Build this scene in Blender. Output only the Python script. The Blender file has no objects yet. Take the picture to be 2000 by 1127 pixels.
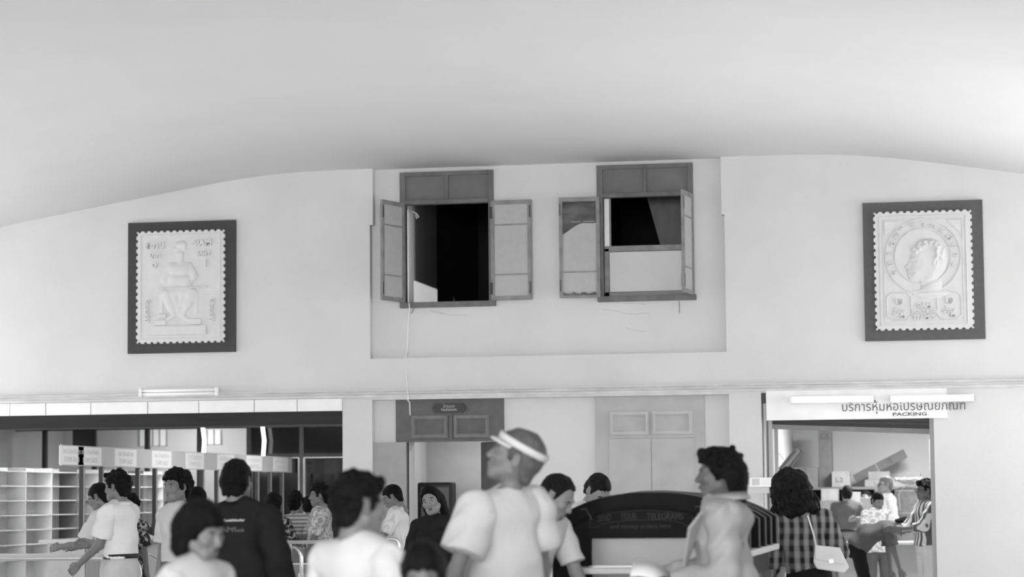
import bpy, bmesh, math, random
import numpy as np
from mathutils import Vector, Matrix

random.seed(7)
SC = bpy.context.scene
COL = SC.collection

# ------------------------------------------------------------------ camera
FPX = 4800.0                      # focal length in pixels of the 2000 px wide frame
CAM = Vector((0.0, -28.0, 1.5))   # eye height, 28 m from the end wall (wall plane Y = 0)
PSI = math.atan(880 / FPX)        # turned a little to the left of the wall normal
PIT = math.atan(409 / FPX)        # tilted up
ROL = math.radians(0.5)
_r = Vector((math.cos(PSI), math.sin(PSI), 0)); _fh = Vector((-math.sin(PSI), math.cos(PSI), 0)); _z = Vector((0, 0, 1))
FWD = math.cos(PIT) * _fh + math.sin(PIT) * _z
_u = -math.sin(PIT) * _fh + math.cos(PIT) * _z
RGT = math.cos(ROL) * _r - math.sin(ROL) * _u
UPV = math.sin(ROL) * _r + math.cos(ROL) * _u
cd = bpy.data.cameras.new('camera'); cam = bpy.data.objects.new('camera', cd); COL.objects.link(cam)
cam.matrix_world = Matrix(((RGT.x, UPV.x, -FWD.x, CAM.x), (RGT.y, UPV.y, -FWD.y, CAM.y), (RGT.z, UPV.z, -FWD.z, CAM.z), (0, 0, 0, 1)))
cd.sensor_width = 36.0; cd.lens = FPX * 36.0 / 2000.0
cd.clip_start = 0.1; cd.clip_end = 200
cd.dof.use_dof = True; cd.dof.focus_distance = 22.0; cd.dof.aperture_fstop = 2.5
SC.camera = cam

def at(px, py, Y=0.0):
    """measure: the point of the plane Y = const seen at a pixel of the photograph"""
    d = FWD + (px - 1000) / FPX * RGT - (py - 563.5) / FPX * UPV
    return CAM + d * ((Y - CAM.y) / d.y)

# ------------------------------------------------------------------ world, daylight, exposure
W = bpy.data.worlds.new('daylight'); SC.world = W; W.use_nodes = True
W.node_tree.nodes['Background'].inputs[0].default_value = (1, 1, 1, 1)
W.node_tree.nodes['Background'].inputs[1].default_value = 0.6

def area(name, loc, direction, sx, sy, power):
    l = bpy.data.lights.new(name, 'AREA'); l.shape = 'RECTANGLE'; l.size = sx; l.size_y = sy; l.energy = power
    o = bpy.data.objects.new(name, l); COL.objects.link(o); o.location = loc
    o.rotation_euler = Vector(direction).to_track_quat('-Z', 'Y').to_euler()
    return o

HALL_R, HALL_L = 5.6, -15.2
WIN_Y = [-24.0, -19.0, -14.0, -9.4, -5.2, -1.9]
for wy in WIN_Y:      # fill lights in unseen windows of both long walls, tilted to brighten the ceiling
    area('window_daylight', (HALL_R - 0.02, wy, 2.0), (-1, 0, 0.6), 2.6, 2.9, {-1.9: 430, -5.2: 160}.get(wy, 50))
    area('window_daylight', (HALL_L + 0.02, wy, 2.0), (1, 0, 0.6), 2.6, 2.9, {-1.9: 300, -5.2: 130}.get(wy, 40))

area('rear_fill', (-3.0, -47.9, 2.5), (0, 1, 0.05), 16.0, 4.4, 11200)     # added fill light behind the camera, evens wall and ceiling
sl = bpy.data.lights.new('sun', 'SUN'); sl.energy = 5.0; sl.angle = math.radians(0.6)
so_ = bpy.data.objects.new('sun', sl); COL.objects.link(so_); so_.rotation_euler = Vector((-0.5, 0.0, -0.866)).to_track_quat('-Z', 'Y').to_euler()

SC.view_settings.view_transform = 'Standard'; SC.view_settings.look = 'None'
SC.view_settings.gamma = 1.0; SC.view_settings.use_curve_mapping = False
SC.view_settings.exposure = -0.6

# ------------------------------------------------------------------ helpers: objects
def tag(o, label=None, cat=None, group=None, kind=None):
    if label: o['label'] = label
    if cat: o['category'] = cat
    if group: o['group'] = group
    if kind: o['kind'] = kind
    return o

def empty(name, loc=(0, 0, 0), rz=0.0, parent=None):
    o = bpy.data.objects.new(name, None); COL.objects.link(o); o.location = loc; o.rotation_euler = (0, 0, rz)
    o.empty_display_size = 0.1
    if parent: o.parent = parent
    return o

class MB:
    """collects boxes, tubes and outlines into one mesh object"""
    def __init__(s): s.v = []; s.f = []
    def add(s, verts, faces):
        n = len(s.v); s.v += [tuple(p) for p in verts]; s.f += [tuple(i + n for i in f) for f in faces]; return s
    def box(s, x0, x1, y0, y1, z0, z1, M=None):
        P = [Vector((x, y, z)) for x in (x0, x1) for y in (y0, y1) for z in (z0, z1)]
        if M is not None: P = [M @ p for p in P]
        return s.add(P, [(0, 1, 3, 2), (4, 6, 7, 5), (0, 4, 5, 1), (2, 3, 7, 6), (0, 2, 6, 4), (1, 5, 7, 3)])
    def tube(s, pts, r, n=10, caps=True):
        pts = [Vector(p) for p in pts]; rings = []
        rr = r if isinstance(r, (list, tuple)) else [r] * len(pts)
        ref = None
        for i, p in enumerate(pts):
            t = (pts[min(i + 1, len(pts) - 1)] - pts[max(i - 1, 0)]).normalized()
            if ref is None:
                ref = Vector((0, 0, 1)) if abs(t.z) < 0.9 else Vector((1, 0, 0))
            a = (ref - t * ref.dot(t)).normalized(); b = t.cross(a); ref = a
            rings.append([p + rr[i] * (math.cos(2 * math.pi * k / n) * a + math.sin(2 * math.pi * k / n) * b) for k in range(n)])
        V = [q for R in rings for q in R]; Fs = []
        for i in range(len(pts) - 1):
            for k in range(n):
                Fs.append((i * n + k, i * n + (k + 1) % n, (i + 1) * n + (k + 1) % n, (i + 1) * n + k))
        if caps:
            Fs.append(tuple(reversed(range(n)))); Fs.append(tuple(range((len(pts) - 1) * n, len(pts) * n)))
        return s.add(V, Fs)
    def prism(s, poly, y0, y1, M=None):
        """outline in X,Z extruded from y0 (front) to y1"""
        n = len(poly)
        V = [Vector((x, y0, z)) for x, z in poly] + [Vector((x, y1, z)) for x, z in poly]
        if M is not None: V = [M @ p for p in V]
        return s.add(V, [tuple(range(n)), tuple(reversed(range(n, 2 * n)))] + [(i, i + n, (i + 1) % n + n, (i + 1) % n) for i in range(n)])
    def lathe(s, prof, c, n=24, axis='Z'):
        V = []; Fs = []
        for r, h in prof:
            for k in range(n):
                a = 2 * math.pi * k / n
                q = (r * math.cos(a), r * math.sin(a), h) if axis == 'Z' else (r * math.cos(a), h, r * math.sin(a))
                V.append((q[0] + c[0], q[1] + c[1], q[2] + c[2]))
        m = len(prof)
        for i in range(m - 1):
            for k in range(n):
                Fs.append((i * n + k, i * n + (k + 1) % n, (i + 1) * n + (k + 1) % n, (i + 1) * n + k))
        Fs.append(tuple(reversed(range(n)))); Fs.append(tuple(range((m - 1) * n, m * n)))
        return s.add(V, Fs)
    def build(s, name, mat, parent=None, smooth=False, bevel=0.0):
        me = bpy.data.meshes.new(name); me.from_pydata(s.v, [], s.f)
        bm = bmesh.new(); bm.from_mesh(me); bmesh.ops.recalc_face_normals(bm, faces=bm.faces)
        if bevel: bmesh.ops.bevel(bm, geom=list(bm.edges), offset=bevel, segments=2, profile=0.6, affect='EDGES')
        bm.to_mesh(me); bm.free(); me.update()
        if smooth:
            for p in me.polygons: p.use_smooth = True
        me.materials.append(mat)
        o = bpy.data.objects.new(name, me); COL.objects.link(o)
        if parent: o.parent = parent
        return o

def rect_holes(mb, x0, x1, z0, z1, y0, y1, holes):
    """a slab in X,Z with rectangular holes, as one closed shell"""
    xs = sorted({x0, x1, *[c for h in holes for c in h[:2] if x0 < c < x1]})
    zs = sorted({z0, z1, *[c for h in holes for c in h[2:] if z0 < c < z1]})
    def solid(i, j):
        if i < 0 or j < 0 or i >= len(xs) - 1 or j >= len(zs) - 1: return False
        cx = (xs[i] + xs[i + 1]) / 2; cz = (zs[j] + zs[j + 1]) / 2
        return not any(h[0] < cx < h[1] and h[2] < cz < h[3] for h in holes)
    V = {}; L = []
    def vid(i, j, k):
        if (i, j, k) not in V: V[(i, j, k)] = len(L); L.append((xs[i], (y0, y1)[k], zs[j]))
        return V[(i, j, k)]
    Fs = []
    for i in range(len(xs) - 1):
        for j in range(len(zs) - 1):
            if not solid(i, j): continue
            Fs.append((vid(i, j, 0), vid(i + 1, j, 0), vid(i + 1, j + 1, 0), vid(i, j + 1, 0)))
            Fs.append((vid(i, j, 1), vid(i, j + 1, 1), vid(i + 1, j + 1, 1), vid(i + 1, j, 1)))
            for (a, b, di, dj) in (((i, j), (i, j + 1), -1, 0), ((i + 1, j), (i + 1, j + 1), 1, 0), ((i, j), (i + 1, j), 0, -1), ((i, j + 1), (i + 1, j + 1), 0, 1)):
                if not solid(i + di, j + dj):
                    Fs.append((vid(*a, 0), vid(*a, 1), vid(*b, 1), vid(*b, 0)))
    return mb.add(L, Fs)

def text(name, body, size, origin, right, up, mat, parent=None, extrude=0.002, align='CENTER', wscale=1.0, bold=0.0):
    c = bpy.data.curves.new(name, 'FONT'); c.body = body; c.size = size; c.extrude = extrude
    c.align_x = align; c.align_y = 'CENTER'; c.offset = bold; c.resolution_u = 3
    t = bpy.data.objects.new(name, c); COL.objects.link(t)
    dg = bpy.context.evaluated_depsgraph_get()
    me = bpy.data.meshes.new_from_object(t.evaluated_get(dg))
    bpy.data.objects.remove(t); bpy.data.curves.remove(c)
    right = Vector(right).normalized() ; up = Vector(up).normalized(); nrm = right.cross(up)
    M = Matrix(((right.x * wscale, up.x, nrm.x, origin[0]), (right.y * wscale, up.y, nrm.y, origin[1]), (right.z * wscale, up.z, nrm.z, origin[2]), (0, 0, 0, 1)))
    me.transform(M); me.materials.clear(); me.materials.append(mat); me.name = name
    o = bpy.data.objects.new(name, me); COL.objects.link(o)
    if parent: o.parent = parent
    return o

# ------------------------------------------------------------------ helpers: materials (all greys: the photograph is black and white)
def mat(name, g, rough=0.7, noise=0.0, scale=6.0, bump=0.0, bscale=60.0, metal=0.0, spec=0.3, stretch=(1, 1, 1), emit=0.0, trans=0.0, detail=6.0):
    m = bpy.data.materials.new(name); m.use_nodes = True; nt = m.node_tree; b = nt.nodes['Principled BSDF']
    b.inputs['Base Color'].default_value = (g, g, g, 1); b.inputs['Roughness'].default_value = rough
    b.inputs['Metallic'].default_value = metal; b.inputs['Specular IOR Level'].default_value = spec
    if emit: b.inputs['Emission Color'].default_value = (1, 1, 1, 1); b.inputs['Emission Strength'].default_value = emit
    if trans: b.inputs['Transmission Weight'].default_value = trans
    if noise or bump:
        tc = nt.nodes.new('ShaderNodeTexCoord'); mp = nt.nodes.new('ShaderNodeMapping'); mp.inputs['Scale'].default_value = stretch
        nt.links.new(tc.outputs['Object'], mp.inputs[0])
    if noise:
        n = nt.nodes.new('ShaderNodeTexNoise'); n.inputs['Scale'].default_value = scale; n.inputs['Detail'].default_value = detail
        nt.links.new(mp.outputs[0], n.inputs['Vector'])
        r = nt.nodes.new('ShaderNodeMapRange'); r.inputs[1].default_value = 0.3; r.inputs[2].default_value = 0.7
        r.inputs[3].default_value = max(g * (1 - noise), 0); r.inputs[4].default_value = min(g * (1 + noise), 1)
        nt.links.new(n.outputs[0], r.inputs[0]); nt.links.new(r.outputs[0], b.inputs['Base Color'])
    if bump:
        n2 = nt.nodes.new('ShaderNodeTexNoise'); n2.inputs['Scale'].default_value = bscale; n2.inputs['Detail'].default_value = 4
        nt.links.new(mp.outputs[0], n2.inputs['Vector'])
        bp = nt.nodes.new('ShaderNodeBump'); bp.inputs['Strength'].default_value = bump; bp.inputs['Distance'].default_value = 0.02
        nt.links.new(n2.outputs[0], bp.inputs['Height']); nt.links.new(bp.outputs[0], b.inputs['Normal'])
    return m

def mat_mix(name, g1, g2, builder, rough=0.85):
    """two greys mixed by a 0..1 factor that builder(nodes, links, coord) returns"""
    m = bpy.data.materials.new(name); m.use_nodes = True; nt = m.node_tree; b = nt.nodes['Principled BSDF']
    b.inputs['Roughness'].default_value = rough; b.inputs['Specular IOR Level'].default_value = 0.15
    tc = nt.nodes.new('ShaderNodeTexCoord')
    fac = builder(nt.nodes, nt.links, tc.outputs['Object'])
    r = nt.nodes.new('ShaderNodeMapRange'); r.inputs[3].default_value = g1; r.inputs[4].default_value = g2
    nt.links.new(fac, r.inputs[0]); nt.links.new(r.outputs[0], b.inputs['Base Color'])
    return m

def f_wave(direction, scale, lo=0.4, hi=0.6, dist=0.0):
    def g(N, L, co):
        w = N.new('ShaderNodeTexWave'); w.bands_direction = direction; w.inputs['Scale'].default_value = scale
        w.inputs['Distortion'].default_value = dist; L.new(co, w.inputs['Vector'])
        r = N.new('ShaderNodeMapRange'); r.inputs[1].default_value = lo; r.inputs[2].default_value = hi; L.new(w.outputs['Fac'], r.inputs[0])
        return r.outputs[0]
    return g
def f_plaid(scale):
    def g(N, L, co):
        a = f_wave('X', scale, 0.2, 0.8, 0.6)(N, L, co); c = f_wave('Z', scale * 0.8, 0.2, 0.8, 0.6)(N, L, co)
        m1 = N.new('ShaderNodeMath'); m1.operation = 'MULTIPLY'; m1.inputs[1].default_value = 0.76; L.new(a, m1.inputs[0])
        m2 = N.new('ShaderNodeMath'); m2.operation = 'MULTIPLY_ADD'; m2.inputs[1].default_value = 0.24; L.new(c, m2.inputs[0]); L.new(m1.outputs[0], m2.inputs[2])
        return m2.outputs[0]
    return g
def f_blotch(scale, lo=0.42, hi=0.56):
    def g(N, L, co):
        n = N.new('ShaderNodeTexNoise'); n.inputs['Scale'].default_value = scale; n.inputs['Detail'].default_value = 3; L.new(co, n.inputs['Vector'])
        r = N.new('ShaderNodeMapRange'); r.inputs[1].default_value = lo; r.inputs[2].default_value = hi; L.new(n.outputs[0], r.inputs[0])
        return r.outputs[0]
    return g

M = {}
M['wall'] = mat('wall_paint', 0.55, 0.9, 0.045, 1.1, 0.08, 40)
M['ceiling'] = mat('ceiling_paint', 0.94, 0.9, 0.02, 0.8)
M['trim'] = mat('trim_paint', 0.53, 0.8, 0.10, 9, 0.3, 25, stretch=(0.6, 1, 2))
M['white'] = mat('white_paint', 0.74, 0.6, 0.04, 5)
M['floor'] = mat('floor_terrazzo', 0.66, 0.35, 0.12, 30)
M['wood_grey'] = mat('grey_painted_wood', 0.115, 0.6, 0.2, 8, 0.1, 40, stretch=(1, 1, 0.3))
M['wood_panel'] = mat('grey_painted_panel', 0.135, 0.7, 0.07, 9, 0.05, 60)
M['shutter_frame'] = mat('shutter_frame_paint', 0.20, 0.6, 0.2, 8, 0.1, 40)
M['shutter_pane'] = mat('shutter_pane_paint', 0.37, 0.65, 0.04, 14, 0.06, 70)
M['board_dark'] = mat('dark_board', 0.040, 0.6, 0.1, 20)
M['board_mid'] = mat('mid_board', 0.075, 0.6, 0.1, 20)
M['plaster'] = mat('relief_plaster', 0.56, 0.75, 0.03, 12, 0.05, 50)
M['beam'] = mat('dark_beam', 0.018, 0.7, 0.25, 6, stretch=(0.2, 1, 3))
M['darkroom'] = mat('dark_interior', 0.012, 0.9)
M['steel_dark'] = mat('dark_steel', 0.03, 0.4, 0.1, 10)
M['alu'] = mat('aluminium', 0.55, 0.35, 0.05, 10, metal=0.6)
M['chrome'] = mat('chrome_tube', 0.62, 0.22, metal=0.9)
M['rail_paint'] = mat('grey_rail_paint', 0.33, 0.45)
M['sign_band'] = mat('sign_band_paint', 0.50, 0.6)
M['sign_white'] = mat('sign_white', 0.85, 0.5)
M['ink_pale'] = mat('pale_ink', 0.58, 0.7)
M['ink'] = mat('sign_ink', 0.09, 0.7)
M['door_dark'] = mat('door_grey_dark', 0.10, 0.6, 0.12, 10, 0.06, 50)
M['door_dark_edge'] = mat('door_grey_dark_highlight', 0.155, 0.6, 0.12, 10)  # lighter tone paints highlights onto the transom panel mouldings
M['door_pale_edge'] = mat('door_grey_pale_highlight', 0.42, 0.6, 0.06, 5)  # highlight along the closed door's mouldings, put into the colour
M['door_mid'] = mat('door_grey_mid', 0.28, 0.6, 0.08, 7, 0.04, 50)
M['door_pale'] = mat('door_grey_pale', 0.37, 0.6, 0.06, 5, 0.04, 50)
M['plate'] = mat('sign_plate_dark', 0.03, 0.5)
M['plate_ink'] = mat('sign_plate_lettering', 0.30, 0.6)
M['desk_dark'] = mat('desk_dark_stain', 0.007, 0.7, 0.2, 8, spec=0.1)
M['desk_edge'] = mat('desk_edge_strip', 0.06, 0.5)
M['desk_pale'] = mat('desk_pale_laminate', 0.34, 0.5, 0.05, 6)
M['desk_top'] = mat('desk_top_laminate', 0.42, 0.4, 0.04, 6)
M['desk_letter'] = mat('desk_lettering', 0.020, 0.6)
M['card'] = mat('cardboard', 0.20, 0.85, 0.10, 8)
M['card_light'] = mat('cardboard_light', 0.27, 0.85, 0.10, 8)
M['card_dark'] = mat('cardboard_dark', 0.15, 0.85, 0.10, 8)
M['tape'] = mat('packing_tape', 0.30, 0.4)
M['paper'] = mat('white_paper', 0.80, 0.8)
M['shutter_slat'] = mat('roller_shutter_steel', 0.075, 0.4, 0.15, 6, stretch=(0.2, 1, 4))
M['shutter_bar'] = mat('roller_shutter_bar', 0.13, 0.4, 0.1, 6)
M['sack'] = mat('canvas_sack', 0.22, 0.95, 0.15, 14, 0.3, 40)
M['twine'] = mat('twine', 0.45, 0.9)
M['glass_clear'] = mat('clear_glass', 0.9, 0.03, trans=1.0)
M['glass_dark'] = mat('dark_window_glass', 0.012, 0.08, spec=0.5)
M['frost'] = mat('frosted_pane', 0.52, 0.5, 0.03, 4)
M['tube'] = mat('tube_glow', 0.9, 0.4, emit=5.0)
M['tube_soft'] = mat('fluorescent_tube_dim', 0.9, 0.4, emit=1.1)
M['lamp_body'] = mat('lamp_housing', 0.72, 0.5)
M['cable'] = mat('white_cable', 0.72, 0.6)
M['cable_dark'] = mat('dark_wire', 0.10, 0.6)
M['torn'] = mat('torn_dark_film', 0.085, 0.7, 0.5, 5, 0.5, 9, stretch=(1, 1, 2.5))
M['crack'] = mat('plaster_crack', 0.36, 0.9)
M['bag_white'] = mat('white_leather', 0.72, 0.5, 0.05, 10)
M['black'] = mat('black_plastic', 0.012, 0.45)

# ------------------------------------------------------------------ helpers: smooth solid modelling (distance field -> surface nets)
class Grid:
    def __init__(s, lo, hi, h):
        s.lo = np.array(lo, float); s.h = h
        s.n = np.maximum(np.ceil((np.array(hi, float) - s.lo) / h).astype(int) + 1, 4)
        s.d = np.full(s.n, 0.5, np.float32)
        s.ax = [s.lo[i] + h * np.arange(s.n[i]) for i in range(3)]
    def region(s, lo, hi):
        i0 = np.clip(np.floor((np.array(lo) - s.lo) / s.h).astype(int), 0, s.n - 1)
        i1 = np.clip(np.ceil((np.array(hi) - s.lo) / s.h).astype(int) + 1, 1, s.n)
        if (i1 <= i0).any(): return None
        sl = tuple(slice(a, b) for a, b in zip(i0, i1))
        return sl, np.meshgrid(*[s.ax[i][sl[i]] for i in range(3)], indexing='ij')
    def put(s, sl, d, k, op='add'):
        a = s.d[sl]
        if op == 'sub':
            d = -d; h = np.maximum(k - np.abs(a - d), 0) / max(k, 1e-6); s.d[sl] = np.maximum(a, d) + h * h * k / 4
        elif op == 'int': s.d[sl] = np.maximum(a, d)
        else:
            h = np.maximum(k - np.abs(a - d), 0) / max(k, 1e-6); s.d[sl] = np.minimum(a, d) - h * h * k / 4
    def cap(s, a, b, ra, rb, k=0.02, n=None, sq=1.0, flat=False, op='add'):
        """tapered capsule; n, sq flatten it along n; flat cuts it square at b"""
        a = np.array(a, float); b = np.array(b, float); R = max(ra, rb) + k + 2 * s.h
        rg = s.region(np.minimum(a, b) - R, np.maximum(a, b) + R)
        if rg is None: return
        sl, (x, y, z) = rg
        vx, vy, vz = x - a[0], y - a[1], z - a[2]; ba = b - a
        if flat:
            u = ba / (np.linalg.norm(ba) + 1e-9); cut = (x - b[0]) * u[0] + (y - b[1]) * u[1] + (z - b[2]) * u[2]
        if n is not None:
            n = np.array(n, float); n /= np.linalg.norm(n); q = (vx * n[0] + vy * n[1] + vz * n[2]) * (1 / sq - 1)
            vx, vy, vz = vx + q * n[0], vy + q * n[1], vz + q * n[2]; ba = ba + n * (ba @ n) * (1 / sq - 1)
        t = np.clip((vx * ba[0] + vy * ba[1] + vz * ba[2]) / (ba @ ba + 1e-12), 0, 1)
        d = np.sqrt((vx - t * ba[0]) ** 2 + (vy - t * ba[1]) ** 2 + (vz - t * ba[2]) ** 2) - (ra + (rb - ra) * t)
        if n is not None: d = d * (0.5 + 0.5 * sq)
        if flat: d = np.maximum(d, cut)
        s.put(sl, d, k, op)
    def ell(s, c, r, k=0.02, R=None, op='add'):
        c = np.array(c, float); r = np.array(r, float); m = r.max() + k + 2 * s.h
        rg = s.region(c - m, c + m)
        if rg is None: return
        sl, (x, y, z) = rg; x, y, z = x - c[0], y - c[1], z - c[2]
        if R is not None:
            R = np.array(R); x, y, z = (R[0, 0] * x + R[1, 0] * y + R[2, 0] * z, R[0, 1] * x + R[1, 1] * y + R[2, 1] * z, R[0, 2] * x + R[1, 2] * y + R[2, 2] * z)
        k0 = np.sqrt((x / r[0]) ** 2 + (y / r[1]) ** 2 + (z / r[2]) ** 2); k1 = np.sqrt((x / r[0] ** 2) ** 2 + (y / r[1] ** 2) ** 2 + (z / r[2] ** 2) ** 2) + 1e-9
        s.put(sl, k0 * (k0 - 1) / k1, k, op)
    def box(s, c, hs, k=0.01, op='add'):
        c = np.array(c, float); hs = np.array(hs, float); m = hs + k + 2 * s.h
        rg = s.region(c - m, c + m)
        if rg is None: return
        sl, (x, y, z) = rg; qx, qy, qz = np.abs(x - c[0]) - hs[0], np.abs(y - c[1]) - hs[1], np.abs(z - c[2]) - hs[2]
        s.put(sl, np.sqrt(np.maximum(qx, 0) ** 2 + np.maximum(qy, 0) ** 2 + np.maximum(qz, 0) ** 2) + np.minimum(np.maximum(qx, np.maximum(qy, qz)), 0), k, op)
    def xyz(s): return np.meshgrid(*s.ax, indexing='ij')
    def plane(s, p, n):
        """keep what lies behind the plane through p with outward normal n"""
        x, y, z = s.xyz(); n = np.array(n, float); n /= np.linalg.norm(n)
        s.d = np.maximum(s.d, ((x - p[0]) * n[0] + (y - p[1]) * n[1] + (z - p[2]) * n[2]).astype(np.float32))
    def mesh(s):
        d = s.d.copy()
        for ax in range(3):
            ix = [slice(None)] * 3
            for e in (0, -1): ix[ax] = e; d[tuple(ix)] = np.maximum(d[tuple(ix)], 0.001); 
        nx, ny, nz = d.shape; sg = d < 0
        off = [(i, j, k) for i in (0, 1) for j in (0, 1) for k in (0, 1)]
        cnt = sum(sg[i:nx - 1 + i, j:ny - 1 + j, k:nz - 1 + k].astype(np.int8) for i, j, k in off)
        act = (cnt > 0) & (cnt < 8); I = np.argwhere(act)
        idx = np.full(act.shape, -1, np.int64); idx[act] = np.arange(len(I))
        val = np.stack([d[I[:, 0] + i, I[:, 1] + j, I[:, 2] + k] for i, j, k in off], 1)
        acc = np.zeros((len(I), 3)); num = np.zeros(len(I))
        for a in range(8):
            for b in range(a + 1, 8):
                df = [off[b][i] - off[a][i] for i in range(3)]
                if sum(df) != 1 or min(df) < 0: continue
                va, vb = val[:, a], val[:, b]; cr = (va < 0) != (vb < 0)
                t = np.where(cr, va / np.where(cr, va - vb, 1), 0)
                p = np.array(off[a])[None] + t[:, None] * np.array(df)[None]
                acc += np.where(cr[:, None], p, 0); num += cr
        v = s.lo + s.h * (I + acc / np.maximum(num, 1)[:, None])
        Q = []
        for ax in range(3):
            b, c = (ax + 1) % 3, (ax + 2) % 3
            s0 = [slice(None)] * 3; s1 = [slice(None)] * 3; s0[ax] = slice(0, -1); s1[ax] = slice(1, None)
            A = sg[tuple(s0)]; B = sg[tuple(s1)]; E = np.argwhere(A != B)
            E = E[(E[:, b] > 0) & (E[:, c] > 0) & (E[:, b] < d.shape[b] - 1) & (E[:, c] < d.shape[c] - 1)]
            if not len(E): continue
            def cell(db, dc): F = E.copy(); F[:, b] += db; F[:, c] += dc; return idx[F[:, 0], F[:, 1], F[:, 2]]
            q = np.stack([cell(-1, -1), cell(0, -1), cell(0, 0), cell(-1, 0)], 1)
            fl = ~A[E[:, 0], E[:, 1], E[:, 2]]; q[fl] = q[fl][:, ::-1]; Q.append(q)
        return v, np.concatenate(Q) if Q else np.zeros((0, 4), int)

def np_mesh(name, v, f, m, smooth=True):
    me = bpy.data.meshes.new(name)
    me.vertices.add(len(v)); me.vertices.foreach_set('co', np.ascontiguousarray(v, np.float32).ravel())
    me.loops.add(f.size); me.loops.foreach_set('vertex_index', np.ascontiguousarray(f, np.int32).ravel())
    me.polygons.add(len(f)); me.polygons.foreach_set('loop_start', np.arange(0, f.size, 4, dtype=np.int32))
    me.polygons.foreach_set('loop_total', np.full(len(f), 4, np.int32))
    me.update(calc_edges=True); me.validate()
    if smooth: me.polygons.foreach_set('use_smooth', np.ones(len(f), bool))
    me.materials.append(m); return me
def np_obj(name, v, f, m, parent=None):
    o = bpy.data.objects.new(name, np_mesh(name, v, f, m)); COL.objects.link(o)
    if parent: o.parent = parent
    return o

# ================================================================== THE SETTING
X = lambda px, py=700, Y=0.0: at(px, py, Y).x
Z = lambda px, py, Y=0.0: at(px, py, Y).z
RC = 0.12            # the middle bay is set back by this much
WT = 0.47            # back of the wall
LO = (-13.7, X(669, 805), 0.0, 2.66)                       # opening to the counter room
RO = (X(1487, 800), X(1823, 800), 0.0, 2.665)              # opening to the packing room
RU = (X(723, 690), X(1419, 690), Z(1070, 694), 7.2)        # upper recess
RU2 = (X(728, 390), X(1408, 360), Z(1412, 419), 7.2)      # narrower near the ceiling
RU = (RU[0], RU[1], RU[2], RU2[2])
RL = (X(727, 800), X(1424, 800), 0.0, 2.70)                # lower recess
W1 = (X(782, 470, RC), X(965, 470, RC), Z(870, 600, RC), Z(870, 335, RC))
W2 = (X(1167, 450, RC), X(1355, 450, RC), Z(1260, 588, RC), Z(1260, 321, RC))
D1 = (X(774, 820, RC), X(985, 820, RC), 0.0, Z(880, 783, RC))
D2 = (X(1163, 790, RC), X(1376, 790, RC), 0.0, Z(1270, 780, RC))
D1H = (X(797, 900, RC), X(978, 900, RC), 0.0, Z(880, 861, RC))
WF = 0.07
w1h = (W1[0] + WF, W1[1] - 0.06, W1[2] + 0.06, W1[3] - 0.05)
w2h = (W2[0] + WF, W2[1] - 0.06, W2[2] + 0.06, W2[3] - 0.05)

# floor and ceiling
tag(MB().box(HALL_L - 0.3, HALL_R + 0.3, -48, 14.2, -0.12, 0.0).build('floor', M['floor']), 'polished pale floor of the post office hall', 'floor', kind='structure')
XC, ZC = -4.6, 5.385
def vault(x):
    u = abs(x - XC)
    d = 0.165 * 0.30 * math.log1p(math.exp((u - 3.45) / 0.30))
    if u > 6.5: d += 0.06 * (u - 6.5) ** 2
    return ZC - d
mb = MB(); xs = [HALL_L - 0.3 + i * (HALL_R - HALL_L + 0.6) / 90 for i in range(91)]
V = []; Fs = []
for x in xs: V += [(x, -48, vault(x)), (x, 0.30, vault(x)), (x, -48, vault(x) + 0.25), (x, 0.30, vault(x) + 0.25)]
for i in range(90):
    a = 4 * i; b = a + 4
    Fs += [(a, b, b + 1, a + 1), (a + 2, a + 3, b + 3, b + 2), (a, a + 2, b + 2, b), (a + 1, b + 1, b + 3, a + 3)]
Fs += [(0, 1, 3, 2), (360, 362, 363, 361)]
tag(mb.add(V, Fs).build('ceiling', M['ceiling'], smooth=False), 'smooth pale vaulted ceiling with gently sloping sides', 'ceiling', kind='structure')
for p in bpy.data.objects['ceiling'].data.polygons: p.use_smooth = abs(p.normal.z) > 0.5

# end wall: proud outer layer with the recesses, inner layer with the windows and doors
mb = MB()
rect_holes(mb, HALL_L - 0.3, HALL_R + 0.3, 0.0, 7.2, 0.0, RC, [LO, RO, RU, RU2, RL])
rect_holes(mb, HALL_L - 0.3, HALL_R + 0.3, 0.0, 7.2, RC, WT, [LO, RO, w1h, w2h, D1H])
wall = tag(mb.build('wall_back', M['wall']), 'pale plastered end wall with a shallow recessed bay', 'wall', kind='structure')
# plaster cracks under the two windows
for k, pts in enumerate(([(845, 610), (860, 612), (880, 616), (893, 615), (912, 616)], [(1175, 604), (1200, 607), (1216, 610)], [(1218, 594), (1235, 592), (1262, 595)], [(1215, 612), (1240, 614), (1262, 611), (1270, 613)],
                         [(840, 607), (852, 608), (866, 612)], [(1222, 640), (1240, 645), (1262, 648)])):
    MB().tube([at(a, b, RC - 0.001) for a, b in pts], 0.0022, 5).build('crack', M['crack'], wall)

# hall side walls with tall window openings
for nm, xa, xb, lab in (('wall_right', HALL_R, HALL_R + 0.3, 'right'), ('wall_left', HALL_L - 0.3, HALL_L, 'left')):
    m2 = MB()
    ys = [-48.0] + [v for wy in WIN_Y for v in (wy - 1.3, wy + 1.3)] + [0.0]
    m2.box(xa, xb, -48, 0.0, 0, 0.55); m2.box(xa, xb, -48, 0.0, 3.45, 7.0)
    for i in range(0, len(ys), 2): m2.box(xa, xb, ys[i], ys[i + 1], 0.55, 3.45)
    tag(m2.build(nm, M['wall']), 'plastered side wall of the hall with tall windows on the ' + lab, 'wall', kind='structure')

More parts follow.
